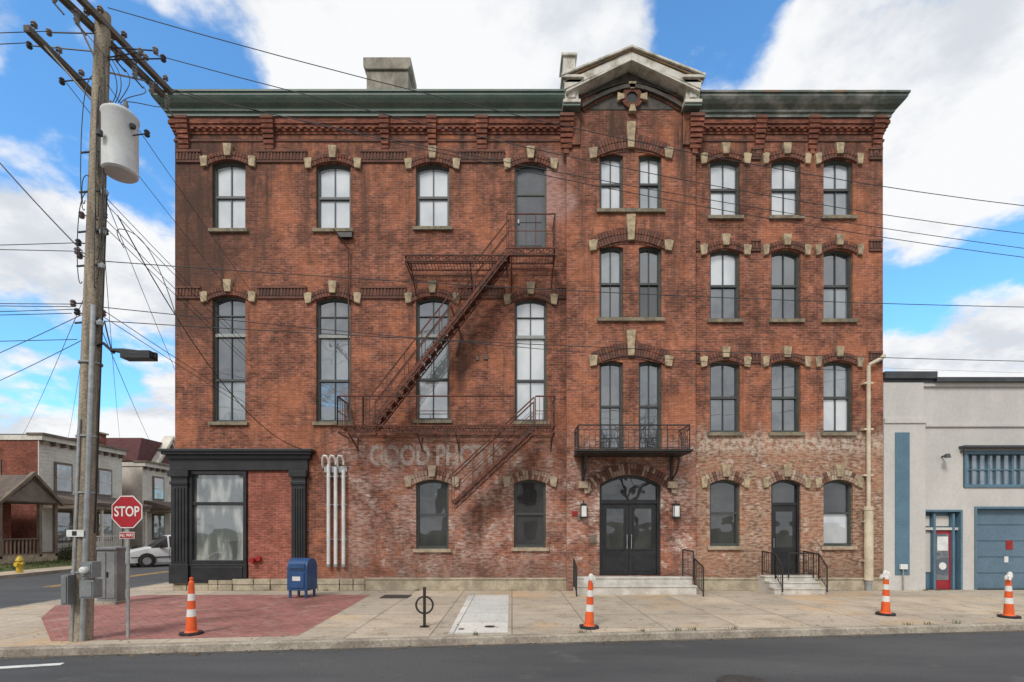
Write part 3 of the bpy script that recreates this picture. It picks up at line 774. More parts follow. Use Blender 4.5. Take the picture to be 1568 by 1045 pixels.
g.box(a,b,Yn+.2,Yn+.25,c,d,M_BLUEG)
n=5
for i in range(n):
    zz=c+(d-.07-c)*i/n; h=(d-.07-c)/n
    g.box(a+.08,b-.08,Yn+.17,Yn+.199,zz+.012,zz+h-.012,M_BLUEG)
g.box(PX(1548,Yn),PX(1558,Yn),Yn+.15,Yn+.169,PZ(842,Yn),PZ(828,Yn),M_RED)
g.box(PX(1545,Yn),PX(1551,Yn),Yn+.15,Yn+.169,PZ(862,Yn),PZ(853,Yn),M_WHITE)
x,z=P(1442,700,Yn); g.bar((x,Yn,z),(x,Yn-.25,z+.05),.03,M_CAP); g.lathe([(0,0),(.09,0),(.06,.12),(0,.13)],(x-.05,Yn-.28,z-.06),M_CAP,12)
x,z=P(1383,868,-.1); g.box(x-.1,x+.12,Yn-.26,Yn-.19,z-.08,z+.08,M_WHITE); g.bar((x,Yn-.22,0),(x,Yn-.22,z),.025,M_GALV)
g.build('doors_and_windows',N)

# ================================================================== GROUND
def conc(name,c1,c2,jw=1.52,stain=True):
    t=NT(name); o=t.obj(); b=bricktex(t,o,(1.05,1.03,1.0),(.80,.82,.84),(.36,.32,.28),jw,jw,.012,0)
    n=t.noise(o,.55,6,.7); n2=t.noise(o,14,4,.7); n3=t.noise(o,2.2,6,.75)
    c=t.mix(t.ramp(n,.35,.65),c1,c2)
    c=t.mix(t.math('MULTIPLY',t.ramp(n3,.52,.70),.55 if stain else .2),c,(.19,.145,.10))
    if stain: c=t.mix(t.math('MULTIPLY',t.ramp(t.noise(o,.33,4,.6),.53,.66),.6),c,(.58,.38,.20))
    c=t.scale(c,t.ramp(n2,.25,.75,.84,1.14))
    c=t.mix(1.0,c,b.outputs['Color'],'MULTIPLY')
    sp=t.noise(o,7,2,.4); c=t.mix(t.ramp(sp,.70,.76,0,.5),c,(.10,.08,.07))
    t.l(c,t.b.inputs['Base Color']); t.b.inputs['Roughness'].default_value=.92; t.bump(n2,.25)
    MATS[name]=t.m; return t.m
M_SW=conc('sidewalk_concrete',(.54,.455,.355),(.43,.36,.28))
M_SWN=conc('new_concrete',(.70,.68,.64),(.60,.58,.54),1.1,False)
M_KB=pm('kerb_concrete',(.40,.35,.28),(.24,.20,.16),2,.9,.3,fine=.25)
t=NT('asphalt'); o=t.obj(); n=t.noise(t.mapv(o,(.35,1.4,1)),.5,6,.65); n2=t.noise(o,45,3,.8); n3=t.noise(o,1.5,5,.7)
c=t.mix(t.ramp(n,.35,.65),(.055,.056,.059),(.082,.082,.084)); c=t.mix(t.math('MULTIPLY',t.ramp(n3,.58,.72),.5),c,(.12,.117,.11))
c=t.scale(c,t.ramp(n2,.25,.75,.6,1.45)); t.l(c,t.b.inputs['Base Color']); t.b.inputs['Roughness'].default_value=.85; t.bump(n2,.4,.01); M_AS=t.m
t=NT('brick_pavers'); o=t.obj(); mp=t.n('ShaderNodeMapping'); t.l(o,mp.inputs[0]); mp.inputs['Rotation'].default_value=(0,0,math.radians(45))
b=bricktex(t,mp.outputs[0],(.38,.14,.115),(.27,.10,.085),(.26,.19,.16),.21,.105,.008)
c=t.scale(b.outputs['Color'],t.ramp(t.noise(o,.9,6,.7),.3,.7,.72,1.2)); c=t.mix(t.math('MULTIPLY',t.ramp(t.noise(o,1.7,6,.7),.5,.68),.5),c,(.46,.33,.27))
t.l(c,t.b.inputs['Base Color']); t.b.inputs['Roughness'].default_value=.9; t.bump(b.outputs['Fac'],.2,.01); M_PV=t.m
M_GRASS=pm('grass',(.06,.09,.025),(.11,.11,.04),1.5,.95,.6,fine=.35)
M_GROUND=pm('ground_dirt',(.09,.09,.05),(.12,.11,.07),.1,.95)
def sheet(name,pts,z,mat,thick=None,kids=None):
    g=MB()
    if thick: g.prism(pts,z,z-thick,mat,'Z')
    else: g.add([(p[0],p[1],z) for p in pts],[list(range(len(pts)))],mat)
    return g.build(name)
sheet('ground',[(-900,-900),(900,-900),(900,900),(-900,900)],-.17,M_GROUND)
sheet('road',[(-200,-18.5),(200,-18.5),(200,-1),(-200,-1)],-.135,M_AS)
sheet('side_street',[(-21.2,-1),(-12.2,-1),(-12.2,150),(-21.2,150)],-.135,M_AS)
Yc=lambda x:-6.75+.115*x
arc=[]
p0,p1,p2=Vector((-9.0,Yc(-9.0))),Vector((-12.3,Yc(-12.2))),Vector((-12.45,-4.4))
for i in range(13):
    u=i/12; arc.append(tuple(p0*(1-u)**2+p1*2*u*(1-u)+p2*u*u))
kp=[(40,Yc(40))]+[(x,Yc(x)) for x in range(36,-9,-4)]+arc+[(-12.45,y) for y in (0,20,60,120)]
sheet('sidewalk',kp+[(40,120)],0,M_SW,.16)
g=MB()
off=[]
for i,p in enumerate(kp):
    q0=Vector(kp[max(i-1,0)]);q1=Vector(kp[min(i+1,len(kp)-1)]); d=(q1-q0).normalized(); off.append(Vector((-d.y,d.x)))
sg=1 if off[2].y<0 else -1
row=[]
for p,nn in zip(kp,off):
    nn=nn*sg; row.append([(p[0]+nn.x*o,p[1]+nn.y*o,z) for o,z in ((-.01,-.1),(-.01,.006),(.13,.006),(.155,-.015),(.165,-.16))])
vs=[v for r in row for v in r]; fs=[]
for i in range(len(row)-1):
    for k in range(4): fs.append((i*5+k,i*5+k+1,(i+1)*5+k+1,(i+1)*5+k))
g.add(vs,fs,M_KB); g.build('kerb')
M_SILT=pm('gutter_silt',(.13,.115,.09),(.08,.075,.068),3,.95,.4,fine=.3)
g=MB(); 
for x in range(-9,36): g.add([(x,Yc(x)-.16,-.131),(x+1,Yc(x+1)-.16,-.131),(x+1,Yc(x+1)-.27-.05*math.sin(x*2.1+2.1),-.131),(x,Yc(x)-.27-.05*math.sin(x*2.1),-.131)],[(0,1,2,3)],M_SILT)
g.build('gutter')
M_LIT=pm('dead_leaves',(.30,.17,.07),(.16,.10,.05),9,.95)
g=MB()
for k in range(520):
    x=random.uniform(-9,14); 
    if random.random()<.6: y=Yc(x)-random.uniform(.17,.42)*1.0; z=-.127
    else:
        y=random.choice((random.uniform(-.45,-.16),Yc(x)+random.uniform(.05,1.2))); z=.010
    a=random.random()*6.28; s=random.uniform(.012,.035)
    g.add([(x+s*math.cos(a),y+s*math.sin(a),z),(x-s*math.sin(a)*.6,y+s*math.cos(a)*.6,z+s*.4),(x-s*math.cos(a),y-s*math.sin(a),z+.002),(x+s*math.sin(a)*.6,y-s*math.cos(a)*.6,z+s*.2)],[(0,1,2,3)],M_LIT)
g.build('leaf_litter',recalc=False)
M_WEED=pm('weeds',(.09,.12,.04),(.13,.12,.05),5,.95)
g=MB()
for k in range(16):
    cx=random.uniform(-9,14); cy=Yc(cx)-.0 if k%2 else -.16
    if XP0-.5<cx<XP1+.5: cy=Yc(cx)
    for j in range(22):
        a=random.random()*6.28; x=cx+random.gauss(0,.05); y=cy+random.gauss(0,.025); h=random.uniform(.03,.10)
        g.add([(x,y,.0),(x+.012,y,.0),(x+.03*math.cos(a),y+.03*math.sin(a),h)],[(0,1,2)],M_WEED)
g.build('weeds',recalc=False)
sheet('brick_paving',[(-4.2,-1.15),(-10.9,-1.15),(-11.7,-3.2),(-10.4,-5.0),(-8.1,-7.3),(-3.95,-6.85)],.004,M_PV)
sheet('concrete_slab',[(-1.28,-1.2),(-.1,-1.2),(-.08,-6.6),(-1.2,-6.7)],.004,M_SWN)
M_MET=pm('cast_iron',(.06,.055,.05),(.03,.03,.03),8,.6)
g=MB(); x=PX(750,-6.1); g.lathe([(0,0),(.11,0),(.11,.004),(0,.005)],(x,-6.0,.006),M_MET,16); g.lathe([(0,0),(.06,0),(.06,.004),(0,.005)],(x-.55,-6.25,.006),M_MET,16); g.build('utility_cover')
g=MB(); g.lathe([(0,0),(.36,0),(.36,.003),(.33,.006),(.3,.003),(.27,.006),(0,.006)],(3.2,-9.25,-.131),M_MET,28); g.build('manhole_cover')
M_RM=pm('road_paint',(.68,.67,.64),(.42,.41,.39),4,.8,lo=.42,hi=.7)
M_YL=pm('yellow_road_paint',(.66,.38,.05),(.48,.28,.06),3,.8)
sheet('road_marking',[(-9.6,-8.92),(-7.05,-8.22),(-7.0,-8.36),(-9.6,-9.12)],-.131,M_RM)
g=MB()
for x in (-16.85,-16.6): g.add([(x,2,-.131),(x+.12,2,-.131),(x+.12,90,-.131),(x,90,-.131)],[(0,1,2,3)],M_YL)
g.build('centre_line')
g=MB(); g.box(-3.75,-2.95,-1.9,-1.2,.004,.012,M_MET); g.build('cellar_hatch')
sheet('far_sidewalk',[(-21.35,-4),(-23,-4),(-23,120),(-21.35,120)],0,M_SW,.16)
g=MB(); g.box(-21.35,-21.2,-4,120,-.16,.005,M_KB); g.build('kerb')
g=MB(); xs=[-23,-24.5,-25.2,-80]; zs=[-.0,.28,.5,.55]; 
for i in range(3): g.add([(xs[i],-6,zs[i]),(xs[i],120,zs[i]),(xs[i+1],120,zs[i+1]),(xs[i+1],-6,zs[i+1])],[(0,1,2,3)],M_GRASS)
for k in range(2600):
    x=-23.05-random.random()*3; y=4+random.random()*16; z=(.28*(-23-x)/1.5 if x>-24.5 else .28+.22*min(1,(-24.5-x)/.7))
    a=random.random()*6.28; h=.05+random.random()*.09
    g.add([(x,y,z),(x+.05*math.cos(a),y+.05*math.sin(a),z),(x+.03*math.cos(a+1),y+.03*math.sin(a+1),z+h)],[(0,1,2)],M_GRASS)
g.build('lawn',recalc=False)

# ================================================================== HOUSES ACROSS
M_HWH=pm('house_white_siding',(.66,.62,.54),(.54,.50,.43),.8,.8)
M_TRIM=pm('house_trim',(.12,.085,.06),(.18,.14,.10),2,.7)
M_RFB=pm('porch_shingles',(.15,.11,.09),(.10,.08,.065),3,.9,.4)
M_MRED=pm('mansard_shingles',(.13,.045,.045),(.085,.035,.037),4,.9,.4)
def hwin(g,x,y,z,w,h):
    g.box(x,x+.06,y-w/2-.1,y+w/2+.1,z-.12,z+h+.14,M_TRIM); g.box(x+.061,x+.075,y-w/2,y+w/2,z,z+h,G_MIX)
    g.box(x+.076,x+.1,y-w/2,y+w/2,z+h/2-.03,z+h/2+.03,M_HWH)
def house(name,xf,y0,y1,z0,zt,sidemat,front,mans=False,depth=11):
    H=empty(name); g=MB()
    g.box(xf-depth,xf-.05,y0,y1,z0-.6,zt-.4,sidemat); g.box(xf-.049,xf,y0-.01,y1+.01,z0-.6,zt-.4,front)
    zz=z0
    while zz<zt-.6: g.box(xf,xf+.012,y0,y1,zz,zz+.02,front); zz+=.2
    g.box(xf-.6,xf+.35,y0-.12,y1+.12,zt-.12,zt,M_TRIM); g.box(xf-depth-.02,xf+.22,y0-.06,y1+.06,zt-.39,zt-.122,M_HWH)
    k=y0+.1
    while k<y1: g.box(xf+.0,xf+.3,k,k+.12,zt-.62,zt-.39,M_TRIM); k+=.62
    g.box(xf-depth,xf-.05,y0+.02,y1-.02,zt-.12,zt-.05,M_ROOF)
    g.build('walls_and_cornice',H)
    w=MB(); n=2
    for i in range(n):
        y=y0+(y1-y0)*(i+.5)/n; hwin(w,xf+.013,y,z0+3.55,.95,1.5)
        hwin(w,xf+.013,y,z0+.7,1.0,1.6)
    for xx in (xf-2.6,xf-5.5):
        w.box(xx-.55,xx+.55,y0-.05,y0,z0+3.4,z0+5.2,M_TRIM); w.box(xx-.45,xx+.45,y0-.06,y0-.051,z0+3.5,z0+5.1,G_DARK)
    w.build('windows',H)
    pw=1.9; zr=z0+2.75
    p=MB(); p.prism([(y0+.1,zr),(y1-.1,zr),(y1-.1,zr+.12),(y0+.1,zr+.12)],xf+pw+.1,xf+pw+.2,M_RFB,'X')
    p.add([(xf,y0+.1,zr+.62),(xf,y1-.1,zr+.62),(xf+pw+.2,y1-.1,zr+.125),(xf+pw+.2,y0+.1,zr+.125),(xf,y0+.1,zr),(xf,y1-.1,zr),(xf+pw+.1,y1-.1,zr),(xf+pw+.1,y0+.1,zr)],[(0,1,2,3),(0,3,7,4),(1,5,6,2),(4,7,6,5)],M_RFB)
    p.box(xf,xf+pw+.1,y0+.15,y1-.15,zr-.25,zr-.003,M_TRIM)
    p.box(xf,xf+pw,y0+.15,y1-.15,z0-.5,z0+.1,M_STP)
    for k in range(4):
        y=y0+.3+(y1-y0-.6)*k/3; p.lathe([(.09,0),(.12,.1),(.085,.3),(.07,2.2),(.11,2.38)],(xf+pw-.12,y,z0+.1),M_HWH,10)
    for zz in (z0+.25,z0+.9): p.box(xf+pw-.15,xf+pw-.09,y0+.3,y0+(y1-y0)*.6,zz,zz+.06,M_HWH)
    k=y0+.35
    while k<y0+(y1-y0)*.6: p.box(xf+pw-.14,xf+pw-.1,k,k+.04,z0+.3,z0+.9,M_HWH); k+=.16
    for i in range(4): p.box(xf+pw,xf+pw+.28*(4-i),y1-1.6,y1-.6,z0-.5+i*.14,z0-.5+(i+1)*.14-.002,M_CON)
    p.build('porch',H)
    if mans:
        m=MB(); m.prism([(y0,zt),(y1,zt),(y1-.5,zt+1.7),(y0+.5,zt+1.7)],xf-depth+.5,xf-.4,M_MRED,'X')
        yc=(y0+y1)/2
        m.prism([(yc-1.6,zt),(yc+1.6,zt),(yc,zt+2.1)],xf-.5,xf+.0,M_HWH,'X')
        m.prism([(yc-1.2,zt+.1),(yc+1.2,zt+.1),(yc,zt+1.7)],xf+.002,xf+.03,M_MRED,'X')
        for s in(-1,1): m.prism([(yc+s*1.8,zt),(yc+s*1.6,zt),(yc,zt+2.05),(yc,zt+2.3)],xf-.6,xf+.15,M_HWH,'X')
        m.lathe([(0,0),(.42,0),(.42,.06),(0,.06)],(xf+.032,yc,zt+.75),M_HWH,16,'X')
        m.box(xf-.05,xf+.12,yc-.24,yc+.24,zt+.5,zt+1.0,G_DARK)
        m.build('mansard_roof',H)
    return H
H1=house('house',-26,11.75,17.7,.55,7.2,M_BR3,M_HWH)
c=MB(); c.box(-27.6,-26.8,16.6,17.4,7.0,8.1,M_BR3); c.box(-27.7,-26.7,16.5,17.5,8.1,8.2,M_STP); c.build('chimney',H1)
H2=house('house',-26,19.6,25.8,.55,6.7,M_HWH,M_HWH,True)
H3=house('house',-26,27.6,33.5,.55,7.3,M_BR3,M_BR3)
H4=empty('cottage'); g=MB(); y0,y1=4.0,10.6; xf=-26.4
g.box(xf-9,xf,y0,y1,0,3.6,M_BR3); g.prism([(y0-.3,3.5),(y1+.3,3.5),((y0+y1)/2,5.0)],xf-9.2,xf+.3,M_RFB,'X'); g.build('walls_and_roof',H4)
g=MB(); pa,pb=7.9,11.0; px=-24.3
g.prism([(pa-.25,3.25),(pb+.25,3.25),((pa+pb)/2,4.65)],xf,px+.1,M_RFB,'X'); g.prism([(pa+.15,3.3),(pb-.15,3.3),((pa+pb)/2,4.35)],px+.1,px+.13,M_TRIM,'X')
g.prism([(pa-.3,3.15),(pa-.1,3.15),((pa+pb)/2,4.62),((pa+pb)/2,4.82)],px+.05,px+.25,M_TRIM,'X'); g.prism([(pb+.3,3.15),(pb+.1,3.15),((pa+pb)/2,4.62),((pa+pb)/2,4.82)],px+.05,px+.25,M_TRIM,'X')
for y in (pa,pb-.15,(pa+pb)/2+.5): g.box(px-.15,px,y,y+.15,.5,3.2,M_TRIM)
g.box(xf,px,pa,pb,0,.6,M_STP); M_TEAL=pm('teal_door',(.05,.17,.17),(.04,.13,.13),2,.5); g.box(xf,xf+.06,8.6,9.6,.6,2.7,M_TEAL)
for i in range(9): g.box(px-.1,px-.05,pa+.2+i*.2,pa+.25+i*.2,.6,1.4,M_TRIM)
g.box(px-.12,px-.03,pa,pa+2,1.4,1.46,M_TRIM); g.build('porch',H4)
M_LEAF=pm('shrub_leaves',(.05,.07,.025),(.09,.08,.04),3,.9)
def shrub(x,y,z,r,n=500):
    g=MB()
    for k in range(n):
        v=Vector((random.gauss(0,1),random.gauss(0,1),random.gauss(0,1))).normalized()*r*(random.random()**.4)*(1+.25*math.sin(random.random()*9))
        c=Vector((x,y,z+r*.7))+Vector((v.x,v.y,v.z*.75)); a=Vector([random.uniform(-1,1) for _ in range(3)])*.09; b=Vector([random.uniform(-1,1) for _ in range(3)])*.09
        g.add([c,c+a,c+b],[(0,1,2)],M_LEAF)
    for k in range(6): g.bar((x,y,z),(x+random.uniform(-.5,.5)*r,y+random.uniform(-.5,.5)*r,z+r),.015,M_TRIM,4)
    g.build('shrub',recalc=False)
for q in ((-24.2,11.6,.3,.55),(-24.0,13.2,.3,.4),(-23.9,18.6,.3,.6),(-24.0,20.5,.3,.5),(-24.1,16.4,.3,.35)): shrub(*q)

# ================================================================== VAN
def minivan(loc,rot):
    V=empty('minivan',loc); V.rotation_euler=(0,0,rot)
    PT=pm('white_car_paint',(.70,.71,.72),(.66,.67,.68),2,.25); GL=G_DARK; TY=pm('tyre',(.02,.02,.02),(.03,.03,.03),5,.9)
    st=[(-2.42,.70,.55,.55,.58),(-2.36,.84,.72,.72,.76),(-2.1,.91,.86,.80,.90),(-1.45,.95,1.0,.84,1.05),(-1.3,.96,1.02,.83,1.08),(-.55,.97,1.04,.68,1.66),(-.48,.97,1.04,.68,1.69),(.28,.97,1.05,.69,1.76),(.36,.97,1.05,.69,1.76),(1.3,.97,1.06,.69,1.76),(1.38,.97,1.06,.69,1.75),(2.05,.96,1.07,.68,1.71),(2.15,.95,1.07,.67,1.69),(2.42,.93,1.02,.80,1.08),(2.46,.9,.6,.8,.62)]
    g=MB(); rings=[]
    for x,w,zb,wr,zt in st: rings.append([(x,-w*.94,.24),(x,-w,.55 if zb>.6 else zb-.1),(x,-w*.985,zb),(x,-wr,zt-.04),(x,-wr*.85,zt),(x,wr*.85,zt),(x,wr,zt-.04),(x,w*.985,zb),(x,w,.55 if zb>.6 else zb-.1),(x,w*.94,.24)])
    g.v=[v for r in rings for v in r]; k=10; ip=g.mi(PT); ig=g.mi(GL)
    for i in range(len(st)-1):
        for j in range(k):
            j2=(j+1)%k; g.f.append([i*k+j,(i+1)*k+j,(i+1)*k+j2,i*k+j2])
            gm=ip
            if j in (2,6) and i in (4,6,8,10): gm=ig
            if j in (3,4,5) and i==4: gm=ig
            if j==4 and i==12: gm=ig
            g.m.append(gm)
    g.f.append(list(range(k))); g.m.append(ip); g.f.append([ (len(st)-1)*k+j for j in range(k)][::-1]); g.m.append(ip)
    g.build('body',V,smooth=True)
    d=MB()
    for x in (-1.5,1.45):
        for s in (-1,1):
            d.lathe([(0,0),(.40,0),(.40,.05),(0,.05)],(x,s*.90-(.0 if s>0 else .05)+(.03*s),.36),M_BLK,22,'Y')
            d.lathe([(0,-.1),(.30,-.1),(.34,-.07),(.34,.07),(.30,.1),(0,.1)],(x,s*.90,.34),TY,22,'Y')
            d.lathe([(0,-.115),(.2,-.115),(.2,.115),(0,.115)],(x,s*.90,.34),M_GALV,12,'Y')
    d.build('wheels',V)
    d=MB()
    for s in (-1,1):
        d.box(-2.39,-2.25,s*.72-.14,s*.72+.14,.62,.76,M_WHITE); d.box(-.95,-.8,s*1.03-.08,s*1.03+.08,1.03,1.18,M_BLK)
        d.box(-2.2,2.2,s*.965-.01,s*.965+.01,.5,.56,M_BLK)
        for x in (-.5,.35): d.box(x,x+.012,s*.968-.012,s*.968+.012,.4,1.02,M_BLK)
    d.box(-2.44,-2.4,-.42,.42,.46,.62,M_BLK); d.box(-2.46,-2.38,-.7,.7,.3,.4,M_BLK)
    d.build('lights_and_trim',V)
minivan((-19.1,12.75,-.135),math.radians(43))

# ================================================================== STREET FURNITURE
m=empty('mailbox',(PX(463,-1.65),-1.65,0)); m.rotation_euler=(0,0,math.radians(-8)); g=MB()
M_USB=pm('postal_blue',(.025,.085,.22),(.02,.065,.17),3,.4)
pts=[(-.28,.22),(.28,.22),(.28,.85)]+[(.28*math.cos(math.pi*i/12),.85+.28*math.sin(math.pi*i/12)) for i in range(1,12)]+[(-.28,.85)]
g.prism(pts,-.3,.3,M_USB,'X')
for x in (-.24,.24):
    for y in (-.22,.22): g.box(x-.03,x+.03,y-.03,y+.03,0,.22,M_USB)
g.box(-.22,.22,-.31,-.28,.3,.72,M_USB); g.box(-.24,.24,-.30,-.25,.80,.98,M_USB); g.box(-.2,.2,-.315,-.3,.84,.86,M_BLK)
g.box(-.12,.12,-.318,-.31,.5,.62,M_WHITE); g.box(-.31,.31,-.2,.2,.24,.27,M_USB)
g.build('body',m,bevel=.01)
g=MB(); x,y=PX(650,-6.0),-6.0
g.bar((x,y,0),(x,y,.74),.03,M_IRONB,10); g.lathe([(0,0),(.1,0),(.1,.012),(0,.012)],(x,y,0.001),M_IRONB,12); g.lathe([(0,-.04),(.03,-.03),(.04,0),(.03,.03),(0,.04)],(x,y,.77),M_IRONB,10)
for i in range(20):
    t0=2*math.pi*i/20;t1=2*math.pi*(i+1)/20; R_=.17
    g.bar((x+R_*math.cos(t0),y,.44+R_*math.sin(t0)),(x+R_*math.cos(t1),y,.44+R_*math.sin(t1)),.02,M_IRONB,8)
g.build('bike_rack')
M_OR=pm('cone_orange',(.80,.12,.02),(.66,.09,.02),4,.5,fine=.06); M_RB=pm('rubber',(.02,.02,.02),(.035,.035,.035),5,.9)
M_REF=pm('reflective_white',(.80,.78,.74),(.68,.66,.62),5,.4)
def cone(px,py,h,top,rz=0):
    d=CH*F/(py-808); Y=d-CD; X=PX(px,Y)
    g=MB(); oc=[(.2*math.cos(math.pi/4*k+.3927),.2*math.sin(math.pi/4*k+.3927)) for k in range(8)]
    g.prism(oc,0.001,.05,M_RB,'Z')
    zs=[(.05,.095,M_OR),(.32,.080,M_REF),(.45,.073,M_OR),(.60,.064,M_REF),(.72,.057,M_OR),(.92,.048,M_OR),(.95,.03,M_OR)]
    for (a,r,mm),(b,r2,_) in zip(zs[:-1],zs[1:]): g.lathe([(0,a*h),(r,a*h),(r2,b*h),(0,b*h)],(0,0,0),mm,18)
    g.lathe([(.12,.05),(.10,.075),(.095,.08)],(0,0,0),M_OR,18)
    if top:
        for k in range(6):
            a=random.random()*6.28; g.lathe([(0,-.05),(.04,-.03),(.05,.02),(.03,.06),(0,.07)],(.03*math.cos(a),.03*math.sin(a),h*(.90+.02*k)-.03),M_REF,8)
        g.prism([(-.02,h*.9),(-.14,h*.86),(-.13,h*.93),(-.02,h*.98)],-.02,.02,M_REF)
        g.prism([(.02,h*.88),(.09,h*.92),(.07,h*1.0),(.01,h*.97)],-.03,.01,M_REF)
    else: g.lathe([(0,0),(.03,0),(.035,.05),(0,.07)],(0,0,h*.95),M_OR,10)
    g.build('traffic_cone',smooth=True,loc=(X,Y,0),rot=(math.radians(random.uniform(-1.5,1.5)),math.radians(random.uniform(-2,2)),rz))
cone(293,972,1.06,False); cone(902,962,1.05,True); cone(1356,942,.98,True); cone(1545,946,.98,True,1)
d=9.18; Y=d-CD; X=(196-784)/F*d; sgn=empty('stop_sign',(X,Y,0)); sgn.rotation_euler=(0,0,math.radians(-4)); g=MB()
g.box(-.025,.025,-.015,.015,0,2.5,M_GALV); g.build('post',sgn)
M_SR=pm('sign_red',(.42,.012,.02),(.36,.01,.018),2,.35)
zc=2.28
def octo(r): return [(r*math.cos(math.pi/4*k+math.pi/8),zc+r*math.sin(math.pi/4*k+math.pi/8)) for k in range(8)]
g=MB(); g.prism(octo(.315),-.024,-.018,M_REF); g.prism(octo(.295),-.028,-.0245,M_SR); g.prism(octo(.312),-.0175,-.016,M_GALV)
g.box(-.14,.14,-.024,-.018,1.80,1.92,M_REF); g.box(-.13,.13,-.028,-.0245,1.81,1.91,M_SR); g.build('octagon_plate',sgn)
text('stop_lettering','STOP',.25,M_REF,(0,-.0295,zc),(math.pi/2,0,0),sgn,.001,.80)
text('all_way_lettering','ALL WAY',.075,M_REF,(0,-.0295,1.86),(math.pi/2,0,0),sgn,.001,.8)
g=MB(); M_CAB=pm('cabinet_grey',(.22,.23,.23),(.16,.165,.165),2,.6)
X=PX(163,-3); w_=.26; g.box(X-w_,X+w_,-3.0,-2.68,.08,1.42,M_CAB); g.box(X-w_-.03,X+w_+.03,-3.05,-2.64,1.42,1.48,M_CAB); g.box(X-w_+.03,X-.01,-3.02,-3.0,.16,1.36,M_CAB); g.box(X+.01,X+w_-.03,-3.02,-3.0,.16,1.36,M_CAB); g.box(X-w_-.05,X+w_+.05,-3.1,-2.6,0.001,.08,M_KB); g.box(X+.03,X+.06,-3.05,-3.02,.7,.85,M_BLK)
g.build('electrical_cabinet',bevel=.01)
M_YH=pm('hydrant_yellow',(.60,.42,.03),(.45,.3,.03),3,.5)
g=MB(); g.lathe([(0,0),(.16,0),(.16,.04),(.11,.05),(.11,.5),(.15,.52),(.15,.56),(.12,.6),(.08,.7),(.03,.73),(.03,.78),(0,.78)],(0,0,0),M_YH,16)
g.lathe([(0,-.2),(.06,-.2),(.06,.2),(0,.2)],(0,0,.4),M_YH,10,'X'); g.lathe([(0,-.2),(.08,-.2),(.08,0),(0,0)],(0,0,.36),M_YH,12,'Y')
g.build('fire_hydrant',smooth=True,loc=(-21.8,6.3,0))

# ================================================================== UTILITY POLE
U=empty('utility_pole'); dp=9.07; Yp=dp-CD
M_POLE=pm('weathered_pole_wood',(.36,.30,.22),(.19,.155,.115),2.5,.95,.8,stretch=(4,4,.35),fine=.28)
M_ARM=pm('crossarm_wood',(.11,.09,.07),(.17,.145,.12),3,.95,.4)
M_CER=pm('insulator',(.10,.06,.05),(.2,.2,.2),6,.3)
def U_(px,py,d=dp): return ((px-784)/F*d, d-CD, CH+(808-py)/F*d)
b0=Vector(U_(124,985)); b0.z=-.02; b1=Vector(U_(158,22))
g=MB(); n=8
for i in range(n):
    u,v=i/n,(i+1)/n; g.bar(b0.lerp(b1,u),b0.lerp(b1,v),.17-.055*u,M_POLE,16,.17-.055*v)
g.build('pole_shaft',U,smooth=True)
def pole(z): u=(z-b0.z)/(b1.z-b0.z); return b0.lerp(b1,u)
g=MB()
g.path([tuple(pole(z)+Vector((.13 if z<5 else .12,-.13,0))) for z in (0,1.5,3,4.5,5.9)],.045,M_GALV,10)
g.path([tuple(pole(z)+Vector((-.02,-.17,0))) for z in (0,2,3.9)],.022,M_GALV,8)
g.path([tuple(pole(z)+Vector((.18,.0,0))) for z in (1.9,5,8)],.012,M_BLK,6)
for z in (1.2,2.6,3.6,4.9): 
    p=pole(z); g.lathe([(.178,0),(.178,.03)],(p.x,p.y,z),M_GALV,16)
g.build('conduits',U,smooth=True)
g=MB()
def meter(px,py0,py1,w):
    z0,z1=U_(px,py1,8.9)[2],U_(px,py0,8.9)[2]; x=U_(px,py0,8.9)[0]; g.box(x-w/2,x+w/2,Yp-.32,Yp-.12,z0,z1,M_CAB); g.box(x-w/2+.02,x+w/2-.02,Yp-.335,Yp-.321,z0+.03,z1-.03,M_CAB)
    return x,z0,z1
x,z0,z1=meter(143,860,884,.2); g.lathe([(0,0),(.06,0),(.06,-.07),(.03,-.09),(0,-.09)],(x,Yp-.335,(z0+z1)/2),M_WHITE,14,'Y')
meter(143,887,915,.24); meter(110,880,925,.12)
x=U_(117,817,8.9)[0]; z=U_(117,817,8.9)[2]; g.box(x-.15,x+.15,Yp-.2,Yp-.19,z-.06,z+.06,M_WHITE)
g.box(x-.05,x+.03,Yp-.205,Yp-.201,z-.04,z+.04,M_BLK)
g.build('meter_boxes',U,bevel=.006)
g=MB()
def arm(pa,pb,da,db,w=.05,ins=5,mat=M_ARM):
    A=Vector(U_(*pa,da));Bv=Vector(U_(*pb,db)); zz=(A.z+Bv.z)/2; A.z=Bv.z=zz
    g.bar(A,Bv,w*1.35,mat,4)
    for i in range(ins):
        c=A.lerp(Bv,(i+.3)/(ins-.4)); g.lathe([(0,0),(.015,0),(.015,.08),(.05,.09),(.035,.12),(.05,.13),(.03,.17),(0,.18)],(c.x,c.y,c.z+.06),M_CER,8)
    return A,Bv
A1,B1=arm((75,-8),(250,135),8.3,10.4)
A1b,B1b=arm((100,-8),(262,128),8.35,10.45)
A2,B2=arm((40,62),(165,150),8.3,9.9,ins=4)
for (A,Bv) in ((A1,B1),(A2,B2)):
    for e in (A.lerp(Bv,.15),A.lerp(Bv,.85)): p=pole(e.z-.7); g.bar(e,p,.018,M_GALV,5)
for k in range(7):
    c=A1.lerp(B1,k/6); g.lathe([(0,0),(.05,0),(.05,-.03),(.03,-.05),(.05,-.08),(.03,-.12),(.05,-.15),(.02,-.22),(0,-.22)],(c.x+.08,c.y,c.z-.06),M_CER,8)
    g.bar((c.x+.08,c.y,c.z-.28),(c.x+.2,c.y+.05,c.z-.42),.014,M_BLK,6)
